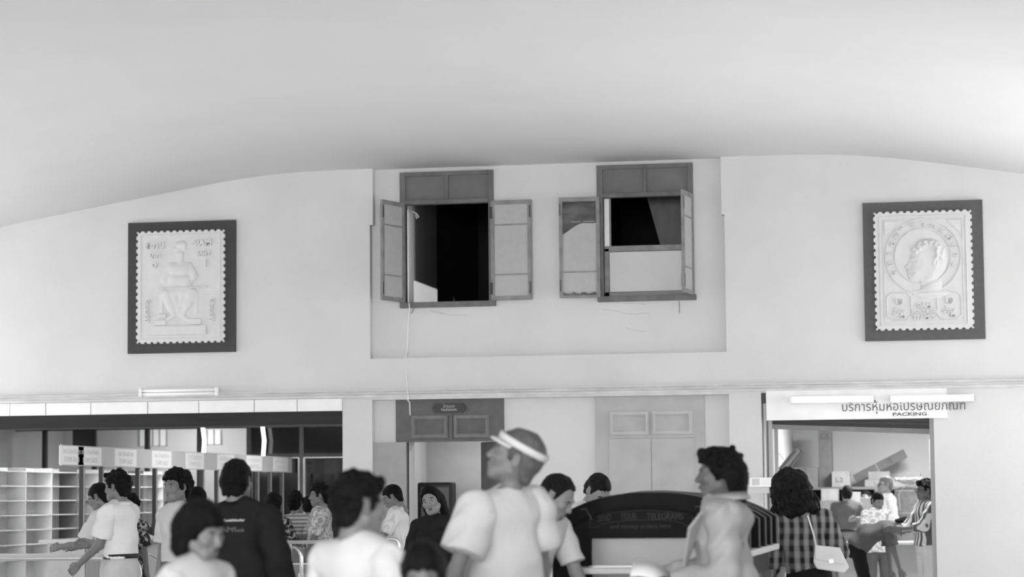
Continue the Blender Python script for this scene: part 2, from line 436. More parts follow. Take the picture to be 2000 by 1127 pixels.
m2 = MB()      # unseen rear wall, shaped as piers, sill and head around the added fill light
m2.box(HALL_L - 0.3, HALL_R + 0.3, -48.3, -48.0, 0, 0.3).box(HALL_L - 0.3, HALL_R + 0.3, -48.3, -48.0, 4.7, 7.0).box(HALL_L - 0.3, -11.0, -48.3, -48.0, 0.3, 4.7).box(5.0, HALL_R + 0.3, -48.3, -48.0, 0.3, 4.7)
for x in (-8.0, -5.0, -2.0, 1.0, 4.0): m2.box(x - 0.08, x + 0.08, -48.3, -48.0, 0.3, 4.7)
tag(m2.build('wall_front', M['wall']), 'unseen rear wall of the hall, opened wide for the added fill light', 'wall', kind='structure')

# string course across the wall, a two-step moulding
mb = MB(); z0, z1 = 2.685, 2.772
prof = [(0.0, z0), (-0.035, z0), (-0.035, z0 + 0.028), (-0.055, z0 + 0.036), (-0.055, z1 - 0.026), (-0.072, z1 - 0.018), (-0.072, z1 - 0.004), (0.0, z1)]
xs = [HALL_L, HALL_R]
V = [(x, y, z) for x in xs for y, z in prof]; n = len(prof)
mb.add(V, [tuple(range(n)), tuple(reversed(range(n, 2 * n)))] + [(i, (i + 1) % n, (i + 1) % n + n, i + n) for i in range(n)])
mb.box(RL[0], RL[1], -0.02, RC, z0 - 0.03, z0 + 0.01)
tr = tag(mb.build('trim_1', M['trim']), 'narrow chipped plaster moulding running across the wall above the doors', 'moulding', kind='structure')
MB().tube([(x, -0.060 + 0.004 * math.sin(x * 5), z0 + 0.045 + 0.006 * math.sin(x * 3.1)) for x in [HALL_L + 0.1 + i * 0.25 for i in range(80)]], 0.006, 6).build('cable', M['trim'], tr)

# lintel over the counter opening: pale panels, then a dark timber beam
lt = tag(empty('trim_2', (0, 0, 0)), 'row of pale panels above the dark beam of the counter opening', 'lintel', kind='structure')
edges = [LO[0]] + [X(p, 803) for p in (20, 90, 178, 289, 389, 497, 581)] + [LO[1]]
for i in range(len(edges) - 1):
    MB().box(edges[i] + 0.004, edges[i + 1] - 0.004, -0.012 - 0.003 * (i % 2), 0.05, 2.535, 2.68).build('panel', M['white'], lt, bevel=0.003)
MB().box(LO[0], LO[1], 0.03, 0.30, 2.375, 2.545).build('beam', M['beam'], lt)
MB().box(LO[0], LO[1], 0.01, 0.06, 2.362, 2.380).build('beam_edge', M['steel_dark'], lt)

# ------------------------------------------------------------------ windows
def leaf(parent, w, h, hinge, ang, fm, pm, torn=False):
    s = 0.043; t = 0.032
    f = MB().box(0, s, 0, t, 0, h).box(w - s, w, 0, t, 0, h).box(s, w - s, 0, t, 0, 0.05).box(s, w - s, 0, t, h - 0.05, h)
    for fr in (0.255, 0.755): f.box(s, w - s, 0.004, t - 0.004, h * fr - 0.008, h * fr + 0.008)
    f = f.build('shutter', fm, parent)
    f.location = hinge; f.rotation_euler = (0, 0, math.radians(ang))
    zz = [0.05, h * 0.255 - 0.008, h * 0.255 + 0.008, h * 0.755 - 0.008, h * 0.755 + 0.008, h - 0.05]
    for i in range(3):
        pan = MB().box(s, w - s, 0.011, t - 0.011, zz[2 * i], zz[2 * i + 1]).build('pane', pm, f)
    for hz in (h * 0.12, h * 0.88):
        MB().box(-0.012, 0.02, -0.006, 0.0, hz - 0.07, hz + 0.07).build('hinge', M['steel_dark'], f)
        MB().box(w - 0.02, w - 0.006, -0.006, t + 0.006, hz - 0.07, hz + 0.07).build('bolt', M['steel_dark'], f)
    if torn:     # a dark film hanging torn across the top pane, and its strip left along the bottom
        for sgn in (1,):
            pts = []
            for k in range(13):
                u = k / 12; x = s + u * (w - 2 * s)
                pts.append((x, h * 0.745 - 0.004 * math.sin(u * 9) - 0.005 - 0.13 * (max(0, u - 0.35) / 0.65) ** 1.5))
            V = []; Fs = []
            for k, (x, zb) in enumerate(pts):
                for j in range(7):
                    zz_ = h - 0.05 + (zb - h + 0.05) * j / 6
                    V.append((x, t + 0.004 + 0.012 * math.sin(7 * x + 11 * zz_) * math.sin(9 * zz_) + 0.004 * math.cos(31 * x), zz_))
            for k in range(12):
                for j in range(6): Fs.append((k * 7 + j, (k + 1) * 7 + j, (k + 1) * 7 + j + 1, k * 7 + j + 1))
            o = MB().add(V, Fs).build('torn_film', M['torn'], f, smooth=True)
            so = o.modifiers.new('t', 'SOLIDIFY'); so.thickness = 0.003
            V = []; Fs = []
            for k in range(17):
                x = s + k / 16 * (w - 2 * s); V += [(x, t + 0.002, 0.026), (x, t + 0.006, 0.050 + 0.014 * math.sin(k * 1.3) + 0.006 * math.sin(k * 2.9))]
            for k in range(16): Fs.append((2 * k, 2 * k + 2, 2 * k + 3, 2 * k + 1))
            o = MB().add(V, Fs).build('torn_strip', M['torn'], f); so = o.modifiers.new('t', 'SOLIDIFY'); so.thickness = 0.003
    return f

def window(name, w, ztr, zleaf, label, angs, lw, torn):
    e = tag(empty(name, (0, 0, 0)), label, 'window', kind='structure')
    x0, x1, z0, z1 = w; y0, y1 = RC - 0.035, RC + 0.06
    fr = MB().box(x0, x0 + WF, y0, y1, z0, z1).box(x1 - 0.06, x1, y0, y1, z0, z1).box(x0 + WF, x1 - 0.06, y0, y1, z1 - 0.05, z1)
    fr.build('frame', M['wood_grey'], e, bevel=0.004)
    MB().box(x0 - 0.0, x1 + 0.02, y0 - 0.03, y1, z0 - 0.002, z0 + 0.062).build('sill', M['wood_grey'], e, bevel=0.004)
    MB().box(x0 + WF, x1 - 0.06, y0 - 0.012, y1, ztr - 0.028, ztr + 0.022).build('transom_bar', M['wood_grey'], e, bevel=0.004)
    xm = (x0 + x1) / 2 + 0.005
    MB().box(xm - 0.018, xm + 0.018, y0 + 0.004, y1, ztr + 0.022, z1 - 0.05).build('transom_mullion', M['wood_grey'], e, bevel=0.003)
    for a, b in ((x0 + WF, xm - 0.018), (xm + 0.018, x1 - 0.06)):
        MB().box(a, b, RC + 0.0, RC + 0.02, ztr + 0.022, z1 - 0.05).build('transom_panel', M['wood_panel'], e)
    zb, zt = zleaf
    leaf(e, lw, zt - zb, (x0 + 0.035, y0 - 0.012, zb), angs[0], M['shutter_frame'], M['shutter_pane'], torn)
    leaf(e, lw, zt - zb, (x1 - 0.03, y0 - 0.012, zb), angs[1], M['shutter_frame'], M['shutter_pane'])
    return e
e1 = window('window_1', W1, Z(870, 394, RC), (Z(960, 587, RC - 0.05), Z(960, 392, RC - 0.05)), 'upper window with both grey shutters open onto a dark room, left of the two', (-109, -4), 0.485, False)
e2 = window('window_2', W2, Z(1260, 380, RC), (Z(1160, 581, RC - 0.05), Z(1160, 385, RC - 0.05)), 'upper window with a torn pane on its open shutter and a pale lower sash, right of the two', (-176.5, -97), 0.475, True)
# inner sash of the second window: rail, pale lower pane, pale jamb strip
xa, xb = w2h[0], w2h[1]; ya, yb = RC + 0.07, RC + 0.11
zr = Z(1260, 484, ya); zb = w2h[2]
sash = MB().box(xa, xb, ya, yb, zr - 0.032, zr + 0.030).box(xa, xa + 0.05, ya, yb, zb, zr).box(xb - 0.03, xb, ya, yb, zb, zr).box(xa, xb, ya, yb, zb, zb + 0.055).build('sash', M['shutter_frame'], e2)
MB().box(xa + 0.055, xb - 0.035, ya + 0.016, ya + 0.024, zb + 0.06, zr - 0.037).build('pane', M['frost'], sash)
MB().box(xa + 0.05, xb - 0.03, ya + 0.012, ya + 0.03, zb + 0.055, zb + 0.062).box(xa + 0.05, xb - 0.03, ya + 0.012, ya + 0.03, zr - 0.04, zr - 0.032).build('pane_bead', M['steel_dark'], sash)
MB().box(xa, xa + 0.055, ya + 0.02, ya + 0.06, zr + 0.03, w2h[3]).build('jamb_strip', M['white'], e2)
MB().box(xa + 0.055, xa + 0.075, ya + 0.02, ya + 0.06, zr + 0.03, w2h[3]).build('jamb_edge', M['shutter_frame'], e2)

# rooms behind the upper windows
def shell(name, x0, x1, y0, y1, z0, z1, m, label, t=0.08, cat='room'):
    """a room: back, two sides, ceiling, floor, open to the front"""
    b = MB().box(x0 - t, x1 + t, y1, y1 + t, z0 - t, z1 + t).box(x0 - t, x0, y0, y1, z0 - t, z1 + t).box(x1, x1 + t, y0, y1, z0 - t, z1 + t)
    b.box(x0, x1, y0, y1, z1, z1 + t)
    if z0 > 0.5: b.box(x0, x1, y0, y1, z0 - t, z0)
    return tag(b.build(name, m), label, cat, kind='structure')
xu0, xu1, t_ = w1h[0] - 0.02, -4.62, 0.08      # an unlit room; a slot added in its unseen roof lets a band of sun fall on the side wall
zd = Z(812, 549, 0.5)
xs0 = w1h[0] + 0.034 + (5.9 - zd) / 1.732
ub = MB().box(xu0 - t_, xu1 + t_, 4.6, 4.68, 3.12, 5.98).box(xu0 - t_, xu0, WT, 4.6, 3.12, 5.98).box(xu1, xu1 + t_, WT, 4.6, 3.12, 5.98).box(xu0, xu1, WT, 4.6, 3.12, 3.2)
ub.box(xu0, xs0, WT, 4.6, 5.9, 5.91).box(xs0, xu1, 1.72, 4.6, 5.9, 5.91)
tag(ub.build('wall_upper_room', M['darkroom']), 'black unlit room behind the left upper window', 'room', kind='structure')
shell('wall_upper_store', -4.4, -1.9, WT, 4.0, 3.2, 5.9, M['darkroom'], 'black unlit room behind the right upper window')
MB().box(w1h[0] + 0.001, w1h[0] + 0.012, RC + 0.065, WT, w1h[2], w1h[3] - 0.38).build('jamb_liner', M['sign_white'], e1)
sw = tag(empty('wall_side_screen', (w1h[0], WT, 3.2)), 'grey board wall with its sunlit lower half painted white inside the left upper window', 'wall', kind='structure')
MB().box(0.0, 0.03, 0.0, 1.22, zd - 3.2, 2.4).build('upper_board', M['wood_panel'], sw)
MB().box(0.0, 0.034, 0.0, 1.22, 0.0, zd - 3.2).build('sun_patch_board', M['sign_white'], sw)  # white paint brightens the patch where the sun falls
for k, (px, wdt, tilt) in enumerate(((880, 0.13, 0.10), (893, 0.15, 0.14), (906, 0.13, 0.2))):
    p = at(px, 590, 2.6)
    o = MB().box(-wdt / 2, wdt / 2, -0.012, 0.012, 0.0, 0.62).build('leaning_board', M['wood_panel'])
    o.location = (p.x, 2.6 + 0.05 * k, 3.24); o.rotation_euler = (-tilt - 0.12, -0.22, 0.3)
    o.scale.z = (p.z + 0.36 - 3.2) / 0.62
    tag(o, ('narrow grey board, leftmost of three leaning inside the dark upper room', 'wider grey board, middle of three leaning inside the dark upper room', 'grey board, rightmost of three leaning inside the dark upper room')[k], 'board', 'boards leaning in the upper room')
p = at(1290, 478, 1.2); q = at(1263, 386, 1.2)
o = MB().prism([(q.x, q.z + 0.02), (q.x + 0.9, q.z + 0.02), (p.x + 0.9, p.z - 0.5), (p.x + 0.13, p.z - 0.5)], 1.2, 1.23).build('partition_board', M['wood_grey'])
tag(o, 'dark grey slanting board inside the right upper window', 'board')

# ------------------------------------------------------------------ door 1 (telegrams) and door 2
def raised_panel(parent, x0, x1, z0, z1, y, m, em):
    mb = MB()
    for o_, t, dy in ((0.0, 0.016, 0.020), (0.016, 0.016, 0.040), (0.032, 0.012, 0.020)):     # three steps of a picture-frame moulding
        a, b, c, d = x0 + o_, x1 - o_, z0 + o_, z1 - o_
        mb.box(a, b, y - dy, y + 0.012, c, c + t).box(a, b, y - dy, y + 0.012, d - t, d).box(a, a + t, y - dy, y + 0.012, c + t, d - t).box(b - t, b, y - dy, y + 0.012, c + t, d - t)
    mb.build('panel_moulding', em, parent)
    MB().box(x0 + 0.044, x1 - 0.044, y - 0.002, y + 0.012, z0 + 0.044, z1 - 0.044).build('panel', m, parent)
d1 = tag(empty('door_1', (0, 0, 0)), 'open double door under a dark grey panelled transom with a small name plate', 'door', kind='structure')
y0 = RC - 0.03
zt0, zt1 = D1H[3], D1[3]
MB().box(D1[0], D1[1], y0, RC + 0.05, zt0 - 0.01, zt1 + 0.03).build('transom', M['door_dark'], d1)
MB().box(D1[0], D1H[0], y0 + 0.002, RC + 0.05, 0, zt0).box(D1H[1], D1[1], y0 + 0.002, RC + 0.05, 0, zt0).build('frame', M['door_dark'], d1)
MB().box(X(797, 830), X(958, 830), y0 - 0.012, y0, zt0 - 0.012, zt0 + 0.012).build('drip_bar', M['door_dark'], d1)
for a, b in ((801, 872), (884, 953)):
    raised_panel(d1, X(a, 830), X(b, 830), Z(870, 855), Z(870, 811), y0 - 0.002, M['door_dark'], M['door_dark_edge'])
MB().box(X(875, 830), X(881, 830), y0 - 0.02, y0, zt0 + 0.01, Z(870, 808)).build('mullion', M['door_dark'], d1)
dl = MB().box(-0.50, 0, 0, 0.035, 0.02, zt0 - 0.01).build('door_leaf', M['door_mid'], d1); dl.location = (D1H[0] - 0.005, y0 - 0.04, 0); dl.rotation_euler = (0, 0, math.radians(4))
MB().box(-0.43, -0.06, -0.006, 0.0, 0.15, 0.9).box(-0.43, -0.06, -0.006, 0.0, 1.05, zt0 - 0.7).build('leaf_panel', M['door_mid'], dl)
dr = MB().box(0, 0.46, 0, 0.035, 0.02, zt0 - 0.012).build('door_leaf', M['door_dark'], d1); dr.location = (D1H[1], RC + 0.05, 0); dr.rotation_euler = (0, 0, math.radians(128))
shell('wall_telegraph_room', -6.78, -4.55, WT, 2.9, 0.0, 2.9, M['wall'], 'pale back room seen through the telegram door')
MB().box(-6.78, -4.6, 2.80, 2.83, 0.0, 2.6).build('curtain_wall', M['door_pale'], bpy.data.objects['wall_telegraph_room'])

d2 = tag(empty('door_2', (0, 0, 0)), 'closed pale grey double door with two raised panels above', 'door', kind='structure')
y0 = RC - 0.03
MB().box(D2[0], D2[1], y0, RC, 0, D2[3] + 0.04).build('frame', M['door_pale'], d2, bevel=0.004)
for a, b in ((1189, 1266), (1272, 1351)):
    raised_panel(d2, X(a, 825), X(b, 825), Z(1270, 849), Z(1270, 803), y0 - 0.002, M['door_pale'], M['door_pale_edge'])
MB().box(X(1183, 850), X(1357, 850), y0 - 0.014, y0, Z(1270, 854), Z(1270, 850)).build('rail', M['door_pale'], d2)
zdl = Z(1270, 856)
for a, b in ((1187, 1270), (1271, 1355)):
    MB().box(X(a, 900) + 0.003, X(b, 900) - 0.003, y0 - 0.012, y0, 0.02, zdl).build('door_leaf', M['door_pale'], d2, bevel=0.003)

# name plate over the telegram door
pl = tag(empty('name_plate', at(877, 797, y0 - 0.02)), 'dark six-sided name plate lettered TELEGRAMS over the open door', 'sign')
hw, hh = 0.205, 0.055
MB().prism([(-hw, 0), (-hw + 0.035, hh), (hw - 0.035, hh), (hw, 0), (hw - 0.035, -hh), (-hw + 0.035, -hh)], -0.012, 0.012).build('plate', M['plate'], pl)
text('thai_lettering', 'โทรเลข', 0.050, (0.0, -0.013, 0.020), (1, 0, 0), (0, 0, 1), M['plate_ink'], pl, 0.002, bold=0.0006)
text('lettering', 'TELEGRAMS', 0.036, (0.0, -0.013, -0.022), (1, 0, 0), (0, 0, 1), M['plate_ink'], pl, 0.002, bold=0.001)

# ------------------------------------------------------------------ counter room behind the left opening
shell('wall_counter_room', -15.0, -6.95, WT, 11.6, 0.0, 3.1, M['wall'], 'pale counter room behind the wide left opening')
YS = 9.5
scr = tag(empty('trim_3', (0, YS, 0)), 'dark framed glass screen across the back of the counter room', 'screen', kind='structure')
xg = [X(p, 860, YS) for p in (-120, -16, 88, 185, 288, 390, 487, 590, 694, 800)]
ztop, zrail = Z(500, 836, YS), Z(620, 889, YS)
fr = MB().box(xg[0], -7.0, -0.04, 0.04, ztop, ztop + 0.12)
fr.build('head_rail', M['steel_dark'], scr)
MB().box(xg[6], -7.0, -0.03, 0.03, zrail - 0.03, zrail + 0.03).build('transom_rail', M['steel_dark'], scr)
MB().box(xg[6], -7.0, -0.035, 0.0, zrail - 0.045, zrail - 0.030).build('rail_edge', M['alu'], scr)
for i, x in enumerate(xg):
    MB().box(x - 0.035, x + 0.035, -0.04, 0.04, 0.0, ztop).build('mullion', M['steel_dark'] if i < 7 else M['board_mid'], scr)
    if i >= 7: MB().box(x - 0.052, x - 0.032, -0.05, 0.0, 0.0, zrail - 0.04).box(x + 0.032, x + 0.052, -0.05, 0.0, 0.0, zrail - 0.04).build('mullion_edge', M['alu'], scr)
for i in range(6, len(xg) - 1):
    MB().box(xg[i] + 0.035, xg[i + 1] - 0.035, -0.004, 0.004, zrail + 0.03, ztop).build('pane', M['glass_dark'], scr)
    MB().box(xg[i] + 0.052, xg[i + 1] - 0.052, -0.004, 0.004, 0.02, zrail - 0.045).build('pane', M['glass_dark'], scr)
MB().box(xg[3] - 0.37, xg[3] + 0.02, -0.006, 0.006, zrail - 0.1, ztop).build('dark_panel', M['board_dark'], scr)
# window reflections in the glass, built as white panels on the back wall
for k, (a, b, yy0, yy1) in enumerate(((273, 326, 839, 871), (405, 432, 840, 868))):
    w = tag(empty('window_%d' % (3 + k), (0, 11.6, 0)), ('bright window with narrow bars high in the counter room, left one', 'window reflection built as a small white panel high in the counter room, right one')[k], 'window', kind='structure')
    xa, xb, za, zb = X(a, 860, 11.6), X(b, 860, 11.6), Z(a, yy1, 11.6), Z(a, yy0, 11.6)
    MB().box(xa, xb, -0.012, -0.004, za, zb).build('pane', M['sign_white'], w)
    n = 4 if k == 0 else 2
    for i in range(n + 1):
        x = xa + (xb - xa) * i / n
        MB().box(x - 0.010, x + 0.010, -0.03, -0.004, za, zb).build('bar', M['rail_paint'], w)

# ================================================================== WALL THINGS
def scallop(w, h, n_w, n_h, r):
    """outline of a stamp with round perforation bites"""
    P = []
    def side(a, b, n, nx, nz):
        for i in range(n):
            c0 = (a[0] + (b[0] - a[0]) * (i + 0.5) / n, a[1] + (b[1] - a[1]) * (i + 0.5) / n)
            L = math.hypot(b[0] - a[0], b[1] - a[1]); tx, tz = (b[0] - a[0]) / L, (b[1] - a[1]) / L
            for k in range(7):
                an = math.pi * k / 6
                P.append((c0[0] - tx * r * math.cos(an) + nx * r * math.sin(an), c0[1] - tz * r * math.cos(an) + nz * r * math.sin(an)))
    side((-w, -h), (w, -h), n_w, 0, 1); side((w, -h), (w, h), n_h, -1, 0); side((w, h), (-w, h), n_w, 0, -1); side((-w, h), (-w, -h), n_h, 1, 0)
    return P

def ring(mb, cx, cz, r0, r1, y0, y1, n=64):
    V = []
    for k in range(n):
        a = 2 * math.pi * k / n
        for r, y in ((r0, y1), (r0, y0), (r1, y0), (r1, y1)): V.append((cx + r * math.cos(a), y, cz + r * math.sin(a)))
    Fs = []
    for k in range(n):
        a = 4 * k; b = 4 * ((k + 1) % n)
        for i in range(3): Fs.append((a + i, a + i + 1, b + i + 1, b + i))
    return mb.add(V, Fs)

def border(mb, w, h, t, y0, y1):
    return mb.box(-w, w, y0, y1, h - t, h).box(-w, w, y0, y1, -h, -h + t).box(-w, -w + t, y0, y1, -h + t, h - t).box(w - t, w, y0, y1, -h + t, h - t)

def stamp_base(px, py, board, label):
    c = at(px, py, 0)
    e = tag(empty('stamp_relief', (c.x, 0.0, c.z)), label, 'wall relief', 'giant stamp reliefs on the end wall')
    MB().box(-0.668, 0.668, -0.046, -0.001, -0.785, 0.785).build('backing_board', board, e, bevel=0.004)
    return e

# --- left: seated figure in a hat
e = stamp_base(356.5, 561, M['board_dark'], 'giant plaster stamp relief of a seated figure in a hat, dark backing board')
sw_, sh_ = 0.548, 0.672
sheet = MB().prism(scallop(sw_, sh_, 14, 17, 0.021), -0.085, -0.046).build('stamp_sheet', M['plaster'], e)
border(MB(), 0.50, 0.625, 0.014, -0.094, -0.084).build('inner_border', M['plaster'], e, bevel=0.003)
zs = 0.00155
def q(zx, zy): return Vector(((zx - 470) * zs, 0.0, (567 - zy) * zs))
g = Grid((-0.42, -0.16, -0.62), (0.42, 0.05, 0.60), 0.0085)
def cap(a, b, ra, rb, k=0.02): g.cap(q(*a), q(*b), ra * zs, rb * zs, k)
cap((462, 245), (492, 245), 30, 30); cap((385, 285), (545, 285), 9, 9, 0.008); cap((430, 280), (505, 280), 20, 20, 0.01); cap((470, 225), (510, 212), 9, 5)
cap((466, 318), (466, 345), 33, 28, 0.01); cap((466, 350), (466, 400), 24, 30)
cap((402, 402), (530, 402), 24, 24); cap((425, 440), (505, 440), 52, 52); cap((420, 520), (505, 530), 58, 60); cap((400, 560), (530, 560), 36, 36)
cap((390, 415), (345, 505), 32, 40); cap((345, 505), (375, 558), 36, 22); cap((542, 415), (575, 490), 32, 36); cap((575, 490), (530, 556), 30, 20)
cap((350, 612), (575, 612), 30, 30, 0.03); cap((365, 625), (385, 700), 42, 34, 0.03); cap((385, 700), (420, 785), 34, 22, 0.03); cap((555, 625), (530, 700), 42, 34, 0.03); cap((530, 700), (485, 785), 34, 22, 0.03)
cap((420, 640), (460, 770), 30, 14, 0.03); cap((490, 640), (455, 770), 30, 14, 0.03)
cap((318, 630), (322, 765), 18, 18); cap((596, 630), (600, 765), 18, 18)
cap((395, 800), (350, 830), 20, 16); cap((500, 800), (545, 830), 20, 16)
for a in ((290, 360, 775, 805), (270, 360, 820, 862), (540, 640, 815, 862), (245, 680, 868, 928), (215, 690, 930, 938)):
    p0, p1 = q(a[0], a[3]), q(a[1], a[2]); g.box((p0 + p1) / 2, ((p1.x - p0.x) / 2, 0.05, (p1.z - p0.z) / 2), 0.006)
g.cap(q(305, 578) + Vector((0, -0.10, 0)), q(685, 572) + Vector((0, -0.05, 0)), 0.012, 0.010, 0.004)
v, f = g.mesh(); v[:, 1] = v[:, 1] * 0.55 - 0.080
np_obj('seated_figure', v, f, M['plaster'], e)
for txt, px, pz, sz, nm in (('สยาม', 265, 245, 0.115, 'thai_lettering'), ('SIAM', 648, 235, 0.105, 'lettering'), ('บาท', 268, 325, 0.085, 'thai_lettering'), ('BAHT', 655, 318, 0.068, 'lettering'), ('๑', 262, 395, 0.13, 'thai_numeral'), ('1', 672, 395, 0.12, 'numeral')):
    p = q(px, pz); text(nm, txt, sz, (p.x, -0.086, p.z), (1, 0, 0), (0, 0, 1), M['plaster'], e, 0.020, bold=0.005)
for px, s_ in ((205, 1), (720, 1)):
    p = q(px, 752); text('thai_lettering', 'ไปรษณีย์', 0.075, (p.x, -0.086, p.z), (0, 0, -1), (1, 0, 0), M['plaster'], e, 0.018, bold=0.003)

# --- right: profile in a roundel
e = stamp_base(1804, 529, M['board_mid'], 'giant plaster stamp relief of a head in profile inside a lettered ring')
MB().prism(scallop(sw_, sh_, 14, 17, 0.021), -0.085, -0.046).build('stamp_sheet', M['plaster'], e)
border(MB(), 0.485, 0.62, 0.012, -0.095, -0.084).build('inner_border', M['plaster'], e, bevel=0.003)
border(MB(), 0.445, 0.58, 0.010, -0.092, -0.084).build('inner_border', M['plaster'], e, bevel=0.003)
def q2(zx, zy): return Vector(((zx - 640) * zs, 0.0, (555 - zy) * zs))
rc = q2(640, 455)
ring(MB(), rc.x, rc.z, 0.425, 0.413, -0.097, -0.084).build('outer_ring', M['plaster'], e)
ring(MB(), rc.x, rc.z, 0.318, 0.306, -0.097, -0.084).build('inner_ring', M['plaster'], e)
# head in low relief: swelling height inside a profile outline
prof = [(562, 400), (549, 440), (541, 468), (536, 488), (519, 508), (502, 527), (507, 538), (522, 546), (512, 562), (522, 574), (516, 590), (527, 604), (534, 628), (556, 643), (612, 640), (616, 690), (534, 704), (560, 738), (612, 762), (670, 772), (730, 768), (790, 745), (836, 712), (774, 688), (764, 610), (796, 562), (814, 480), (800, 400), (760, 346), (700, 322), (640, 330), (592, 358)]
PV = np.array([(q2(a, b).x, q2(a, b).z) for a, b in prof])
hg = 0.0065; gx = np.arange(PV[:, 0].min() - 0.02, PV[:, 0].max() + 0.02, hg); gz = np.arange(PV[:, 1].min() - 0.02, PV[:, 1].max() + 0.02, hg)
XX, ZZ = np.meshgrid(gx, gz, indexing='ij'); dist = np.full(XX.shape, 9.0); ins = np.zeros(XX.shape, bool)
for a, b in zip(PV, np.roll(PV, -1, 0)):
    e_ = b - a; t = np.clip(((XX - a[0]) * e_[0] + (ZZ - a[1]) * e_[1]) / (e_ @ e_), 0, 1); dist = np.minimum(dist, np.hypot(XX - a[0] - t * e_[0], ZZ - a[1] - t * e_[1]))
    c_ = ((a[1] > ZZ) != (b[1] > ZZ)) & (XX < (b[0] - a[0]) * (ZZ - a[1]) / (b[1] - a[1] + 1e-12) + a[0]); ins ^= c_
hgt = np.where(ins, 0.034 * np.sqrt(np.clip(dist / 0.10, 0, 1)), -0.006)
def bump(zx, zy, rx, rz, amp, rt=0.0):
    global hgt
    c = q2(zx, zy); u = (XX - c.x) * math.cos(rt) + (ZZ - c.z) * math.sin(rt); w = -(XX - c.x) * math.sin(rt) + (ZZ - c.z) * math.cos(rt)
    hgt = np.where(ins, hgt + amp * np.exp(-(u / (rx * zs)) ** 2 - (w / (rz * zs)) ** 2), hgt)
bump(575, 488, 20, 7, -0.012); bump(572, 470, 26, 7, 0.010); bump(552, 512, 10, 14, -0.006); bump(726, 505, 16, 30, 0.016); bump(728, 505, 7, 16, -0.016); bump(600, 560, 40, 30, 0.008); bump(548, 576, 22, 4, -0.010)
bump(690, 640, 90, 14, -0.012, 0.35); bump(640, 712, 100, 8, -0.010, 0.06); bump(670, 742, 90, 6, -0.008, 0.06)
rr_ = random.Random(3)
for i in range(120):
    a = math.radians(rr_.uniform(-25, 172)); r0_ = rr_.uniform(0.50, 0.97); bump(672 + 128 * r0_ * math.cos(a), 440 - 112 * r0_ * math.sin(a), 11, 8, 0.009, rr_.uniform(0, 3))
nX, nZ = XX.shape; vv = np.stack([XX.ravel(), (-0.082 - hgt).ravel(), ZZ.ravel()], 1)
keep = ins[:-1, :-1] | ins[1:, :-1] | ins[:-1, 1:] | ins[1:, 1:]; I_ = np.argwhere(keep); b0 = I_[:, 0] * nZ + I_[:, 1]
np_obj('profile_head', vv, np.stack([b0, b0 + nZ, b0 + nZ + 1, b0 + 1], 1), M['plaster'], e)
chars = list('สยามไปรษณีย์')
word = 'ไปรษณียากรสยาม'
for i, ch in enumerate(word):
    a = math.radians(210 - i * 17.5); r = 0.365
    text('ring_letter', ch, 0.085, (rc.x + r * math.cos(a), -0.086, rc.z + r * math.sin(a)), (math.sin(a), 0, -math.cos(a)), (math.cos(a), 0, math.sin(a)), M['plaster'], e, 0.022, bold=0.004)
for sx in (-1, 1):
    poly = [(sx * 0.425, 0.56), (sx * 0.425, 0.40), (sx * 0.265, 0.56)]
    MB().prism(poly, -0.096, -0.084).build('corner_spandrel', M['plaster'], e)
    oc = q2(460 if sx < 0 else 820, 815); a_, b_ = 0.135, 0.152; k_ = 0.05
    po = [(-a_ + k_, -b_), (a_ - k_, -b_), (a_, -b_ + k_), (a_, b_ - k_), (a_ - k_, b_), (-a_ + k_, b_), (-a_, b_ - k_), (-a_, -b_ + k_)]
    for i in range(8):
        p0, p1 = po[i], po[(i + 1) % 8]
        MB().tube([(oc.x + p0[0], -0.088, oc.z + p0[1]), (oc.x + p1[0], -0.088, oc.z + p1[1])], 0.008, 6).build('octagon_edge', M['plaster'], e)
    text('thai_numeral', '๒', 0.13, (oc.x, -0.086, oc.z + 0.06), (1, 0, 0), (0, 0, 1), M['plaster'], e, 0.016, bold=0.004)
    text('thai_lettering', 'อัฐ', 0.11, (oc.x, -0.086, oc.z - 0.07), (1, 0, 0), (0, 0, 1), M['plaster'], e, 0.016, bold=0.004)
for txt, pz, sz in (('SIAM', 815, 0.075), ('POSTAGE', 858, 0.066), ('STAMPS', 898, 0.070)):
    p = q2(640, pz); text('lettering', txt, sz, (p.x, -0.086, p.z), (1, 0, 0), (0, 0, 1), M['plaster'], e, 0.016, bold=0.003)

# --- fluorescent fittings
def tube_lamp(px0, px1, py, Y, tubem, label, rows=1, hz=0.075):
    a, b = at(px0, py, Y), at(px1, py, Y); L = (b.x - a.x) / 2
    e = tag(empty('fluorescent_lamp', ((a.x + b.x) / 2, Y, (a.z + b.z) / 2)), label, 'lamp', 'fluorescent lamps on the end wall')
    MB().box(-L, L, 0.015, 0.075, -hz / 2, hz / 2).build('housing', M['lamp_body'], e, bevel=0.004)
    for s in (-1, 1): MB().box(s * L - 0.02, s * L + 0.02, -0.03, 0.075, -hz / 2 - 0.004, hz / 2 + 0.004).build('end_cap', M['lamp_body'], e, bevel=0.004)
    for r in range(rows):
        z = (r - (rows - 1) / 2) * 0.04
        MB().tube([(-L + 0.02, -0.005, z), (L - 0.02, -0.005, z)], 0.0165, 12).build('tube', tubem, e, smooth=True)
    return e
tube_lamp(275, 424, 766, -0.08, M['sign_white'], 'unlit white twin-tube fluorescent fitting under the seated-figure relief', 2, 0.09)
tube_lamp(1546, 1703, 780, -0.12, M['tube'], 'lit fluorescent tube above the start of the packing sign')
tube_lamp(1742, 1899, 778, -0.12, M['tube'], 'lit fluorescent tube above the end of the packing sign')

